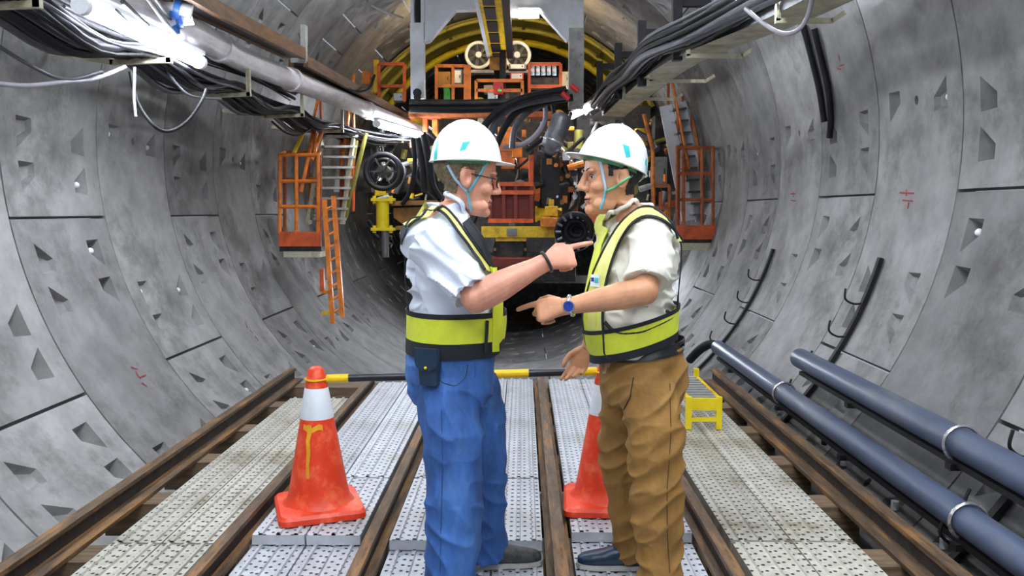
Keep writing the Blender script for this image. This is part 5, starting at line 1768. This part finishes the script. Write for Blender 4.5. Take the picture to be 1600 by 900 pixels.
# ------------------------------------------------------------------ right man
def right_man():
    FLZ = -.049
    be = radians(20)
    f = Vector((-cos(be), -sin(be), 0)); l = Vector((sin(be), -cos(be), 0))       # l to his left, to the camera
    C = P(992, 450, 3.2); C.z = 0
    t = person('man in white helmet, cream shirt, yellow vest and brown trousers, pointing left', (C.x, C.y, FLZ))
    Sh = P(1020, 372, 3.02); El = P(1008, 455, 2.88); Wr = P(884, 479, 2.95)
    Hc = P(957, 278, 3.2)
    Mh = frame(Hc, (-cos(radians(14)), -sin(radians(14)), -.03), UP, 1.14)
    b = MB()
    head_parts(b, Mh)
    nb = Vector((C.x, C.y, 1.42)) + f * .0
    loft(b, [(nb - UP * .03, f * .075, l * .08), (nb + UP * .04 + f * .01, f * .066, l * .066), (Hc + Vector((.02, 0, -.09)), f * .064, l * .060), (Hc + Vector((.02, 0, -.03)), f * .06, l * .056)], 24)
    loft(b, torso_rings(C, f, l, [(.80, 0, 0, .12, .14), (1.0, .01, 0, .13, .145), (1.2, 0, 0, .12, .16), (1.34, -.01, 0, .10, .15), (1.40, -.02, 0, .07, .12), (1.43, -.02, 0, .05, .06)]), 28)
    capsule(b, [Sh - l * .02, El], [.048, .046], 16)
    d = (Wr - El)
    b.tube([El - d * .03, El + d * .1, El + d * .3, El + d * .6, El + d * .85, El + d * 1.02], [.046, .050, .050, .042, .033, .030], 18)
    b.sphere(El, .048, 16, 12)
    hd = (P(790, 497, 3.0) - Wr).normalized()
    hand(b, Wr + hd * .008, hd, Vector((.05, -1, .55)), Vector((0, .3, 1)), [[14, 8, 5], [58, 70, 35], [66, 75, 40], [72, 78, 40]], 1.06, .5)
    # far arm: relaxed hand in front of the barrier bar
    Sf = Vector((C.x, C.y, 1.36)) - l * .17 + f * .01
    Ef = P(945, 482, 3.50); Wf = P(918, 545, 3.50)
    capsule(b, [Sf, Ef], [.048, .044], 14)
    b.tube([Ef, Ef.lerp(Wf, .35), Ef.lerp(Wf, .7), Wf], [.044, .043, .036, .029], 14)
    hand(b, Wf, (P(893, 592, 3.50) - Wf), Vector((.25, 1, -.2)), Vector((-1, 0, .35)), [[10, 18, 10], [26, 30, 20], [34, 38, 22], [40, 42, 22]], 1.0, .2)
    lr = [(P(1012, 620, 3.08), .08), (P(1027, 720, 3.05), .062), (P(1033, 890, 3.04), .043), (Vector((P(1033, 890, 3.04).x, 3.04, FLZ + .05)), .04)]
    ll = [(P(975, 620, 3.28), .08), (P(966, 720, 3.32), .06), (P(988, 865, 3.34), .043), (Vector((P(988, 865, 3.34).x, 3.34, FLZ + .05)), .04)]
    for q in (lr, ll):
        b.tube([Vector((C.x, C.y, .82))] + [p for p, r in q], [.09] + [r * .85 for p, r in q], 16)
    me = remesh(b, .0034, 3)
    head_finish(me, Mh, Mh.inverted())
    bvb = bvh_of(me)
    hair_from(me, Mh, Mh.inverted(), t, 'hair_black')
    put('body', me, 'skin_tan', t)
    face_bits(Mh, t, 'hair_black', 'hair_black')
    s = MB()
    secs = [(.885, .01, 0, .155, .165), (.95, .02, 0, .165, .172), (1.03, .022, 0, .168, .178), (1.12, .014, 0, .165, .182), (1.22, .0, 0, .156, .188), (1.31, -.012, 0, .140, .192), (1.37, -.02, 0, .112, .178), (1.415, -.015, 0, .082, .13), (1.44, -.006, 0, .07, .088)]
    loft(s, torso_rings(C, f, l, secs), 40, 2.3)
    hem = El + (Sh - El) * .12
    s.tube([Sh - l * .10 + UP * .005, Sh - l * .02, Sh.lerp(hem, .3), Sh.lerp(hem, .65), hem], [.092, .092, .090, .086, .086], 24)
    s.sphere(Sh - l * .02, .09, 18, 12)
    hf = Sf.lerp(Ef, .7)
    s.tube([Sf + l * .1, Sf, Sf.lerp(hf, .5), hf], [.085, .08, .075, .075], 20)
    s.sphere(Sf, .08, 16, 10)
    cn = Vector((C.x, C.y, 1.425)) - f * .002
    loft(s, [(cn, f * .084, l * .088), (cn + UP * .048 + f * .004, f * .080, l * .076)], 28)
    ms = remesh(s, .006, 4)
    def wr(p, nn):
        arm = (p - Sh.lerp(hem, .6)).length < .16
        q = Vector(((p.x - p.z * .5) * 6, (p.z + p.x * .4) * 14, p.y * 5))
        a = .026 if arm else (.045 if p.z < 1.22 else .020)
        return nn * (a * (ridge(q + Vector((3, 1, 0))) - 1.0) * min(1, max(0, (p.z - 1.03) / .05)) * .8)
    bvs = bvh_of(ms)
    displace(ms, wr)
    shirt = put('shirt', ms, 'shirt_cream', t)
    piping(bvb, [(997, 312), (975, 325), (955, 342), (940, 362)], 3.1, .018, .009, 'shirt_cream', 'collar_fold', shirt)
    # trousers
    j = MB()
    js = [(.915, .005, 0, .150, .160), (.86, -.005, 0, .158, .168), (.80, -.012, 0, .162, .172), (.74, -.008, 0, .155, .166), (.69, .0, 0, .13, .15)]
    loft(j, torso_rings(C + Vector((.03, 0, 0)), f, l, js), 36, 2.3)
    near = [(P(1012, 615, 3.09), .108), (P(1024, 680, 3.06), .108), (P(1026, 740, 3.05), .100), (P(1026, 810, 3.04), .094), (P(1032, 885, 3.04), .082), (Vector((P(1032, 885, 3.04).x, 3.04, FLZ + .035)), .082)]
    far = [(P(978, 615, 3.28), .098), (P(969, 680, 3.31), .086), (P(968, 735, 3.33), .080), (P(982, 810, 3.33), .074), (P(990, 865, 3.34), .074), (Vector((P(992, 875, 3.34).x, 3.34, FLZ + .05)), .076)]
    for q, sg in ((near, 1), (far, -1)):
        j.tube([Vector((C.x, C.y, .84)) + l * .07 * sg] + [p for p, r in q], [.10] + [r for p, r in q], 22)
        j.sphere(q[0][0], q[0][1], 20, 12)
    mj = remesh(j, .006, 4)
    def wj(p, nn):
        q = Vector((p.x * 5, p.y * 5, p.z * 12 - p.x * 8))
        k = .019 if p.z < .66 else .015
        return nn * (k * (ridge(q + Vector((0, 2, 5))) - .45))
    displace(mj, wj)
    bvj = bvh_of(mj)
    tr = put('trousers', mj, 'chino', t)
    piping(bvj, [(1046, 600), (1048, 680), (1042, 760), (1042, 830), (1046, 895)], 3.0, .003, .0018, 'chino_seam', 'side_seam', tr)
    piping(bvj, [(990, 590), (985, 620), (975, 640)], 3.0, .001, .0025, 'leather_black', 'pocket_seam', tr)
    loop_band(bvj, C + Vector((.03, 0, 0)), lambda a: .885 + .025 * cos(a), .042, .006, 'leather_black', 'belt', t)
    v = thing('safety_vest', '', '', worldloc(t))
    for k in ('label', 'category'):
        if k in v: del v[k]
    v.parent = t; v.location = (0, 0, 0)
    def zt(base): return lambda a: base + .055 * cos(a) * 1.0
    loop_band(bvs, C, zt(.935), .085, .013, 'vest_yellow', 'reflective_band', v)
    loop_band(bvs, C, zt(1.018), .016, .014, 'vest_black', 'band_edge', v)
    loop_band(bvs, C, zt(.905), .032, .014, 'vest_black', 'band_edge', v)
    A = [(1066, 372), (1055, 351), (1030, 330), (1005, 320), (985, 338), (968, 356), (949, 387), (931, 426), (922, 455), (914, 495), (919, 533), (928, 573)]
    B = [(1062, 378), (1052, 362), (1034, 345), (1010, 339), (992, 348), (972, 376), (960, 405), (950, 440), (946, 465), (944, 499), (947, 539), (946, 573)]
    patch(bvs, A, B, 3.0, .011, 'vest_pale', 'shoulder_strap', v, 44, 5)
    piping(bvs, A, 3.0, .011, .0055, 'vest_black', 'strap_edge', v, 44)
    piping(bvs, B, 3.0, .011, .0055, 'vest_black', 'strap_edge', v, 44)
    mirror_patch(bvs, C, l, A, B, 3.0, .011, 'vest_yellow', 'shoulder_strap', v, 40)
    patch(bvs, [(927, 420), (920, 440), (914, 460)], [(932, 424), (927, 442), (921, 462)], 3.05, .009, 'vest_black', 'front_mesh', v, 8, 3)
    piping(bvs, [(947, 503), (958, 516), (973, 521), (1002, 518), (1031, 505), (1058, 490)], 3.0, .008, .007, 'vest_black', 'armhole_edge', v, 26)
    patch(bvs, [(1060, 366), (1064, 400), (1063, 430), (1059, 460), (1055, 495)], [(1068, 372), (1070, 400), (1069, 430), (1065, 460), (1061, 495)], 3.1, .007, 'vest_black', 'back_mesh', v, 20, 3)
    badge = patch(bvs, [(929, 430), (928, 448)], [(942, 430), (941, 450)], 3.0, .016, 'cone_white', 'badge', v, 5, 4, .002)
    patch(bvs, [(936, 435), (935, 443)], [(941, 436), (940, 443)], 3.0, .018, 'helmet_teal', 'badge_mark', badge, 4, 3, .001)
    patch(bvs, [(930, 435), (930, 441)], [(934, 435), (934, 441)], 3.0, .018, 'watch_blue', 'badge_mark', badge, 4, 3, .001)
    Mk = frame(P(957, 257, 3.2), (-cos(radians(12)), -sin(radians(12)), .30), UP, 1.10)
    h, bvh_ = helmet(Mk, t)
    patch(bvh_, [(973, 225), (978, 246)], [(983, 229), (985, 245)], 3.1, .0015, 'helmet_teal', 'emblem', h, 6, 4, .001)
    patch(bvh_, [(1008, 250), (1007, 276)], [(1015, 246), (1013, 274)], 3.15, .0015, 'helmet_teal', 'back_stripe', h, 6, 4, .001)
    for pl, m in (([(937, 246), (942, 270), (946, 297)], 'strap_blue'), ([(986, 274), (968, 288), (948, 298)], 'strap_green'), ([(946, 297), (943, 312), (938, 326)], 'strap_teal')):
        piping(bvb, pl, 3.1, .004, .0055, m, 'chin_strap', h, 14)
    # watch
    dW = (Wr - El).normalized(); c = Wr - dW * .02
    w = MB().torus(c, dW, .0345, .0075, 22, 8).build('wristwatch', 'chrome', t, 60)
    wn = Vector((0, -1, .1)); wn = (wn - dW * wn.dot(dW)).normalized()
    MB().cyl(c + wn * .034, c + wn * .047, .021, 20).build('watch_case', 'chrome', w, 40)
    MB().cyl(c + wn * .047, c + wn * .0485, .018, 20).build('watch_dial', 'watch_blue', w, 40)
    shoe((-1, .05, 0), Vector((P(988, 865, 3.34).x + .06, 3.33, FLZ)), t, 'leather_navy')
    shoe((-1, -.05, 0), Vector((P(1032, 885, 3.04).x + .06, 3.04, FLZ)), t, 'leather_navy')
    return t
right_man()
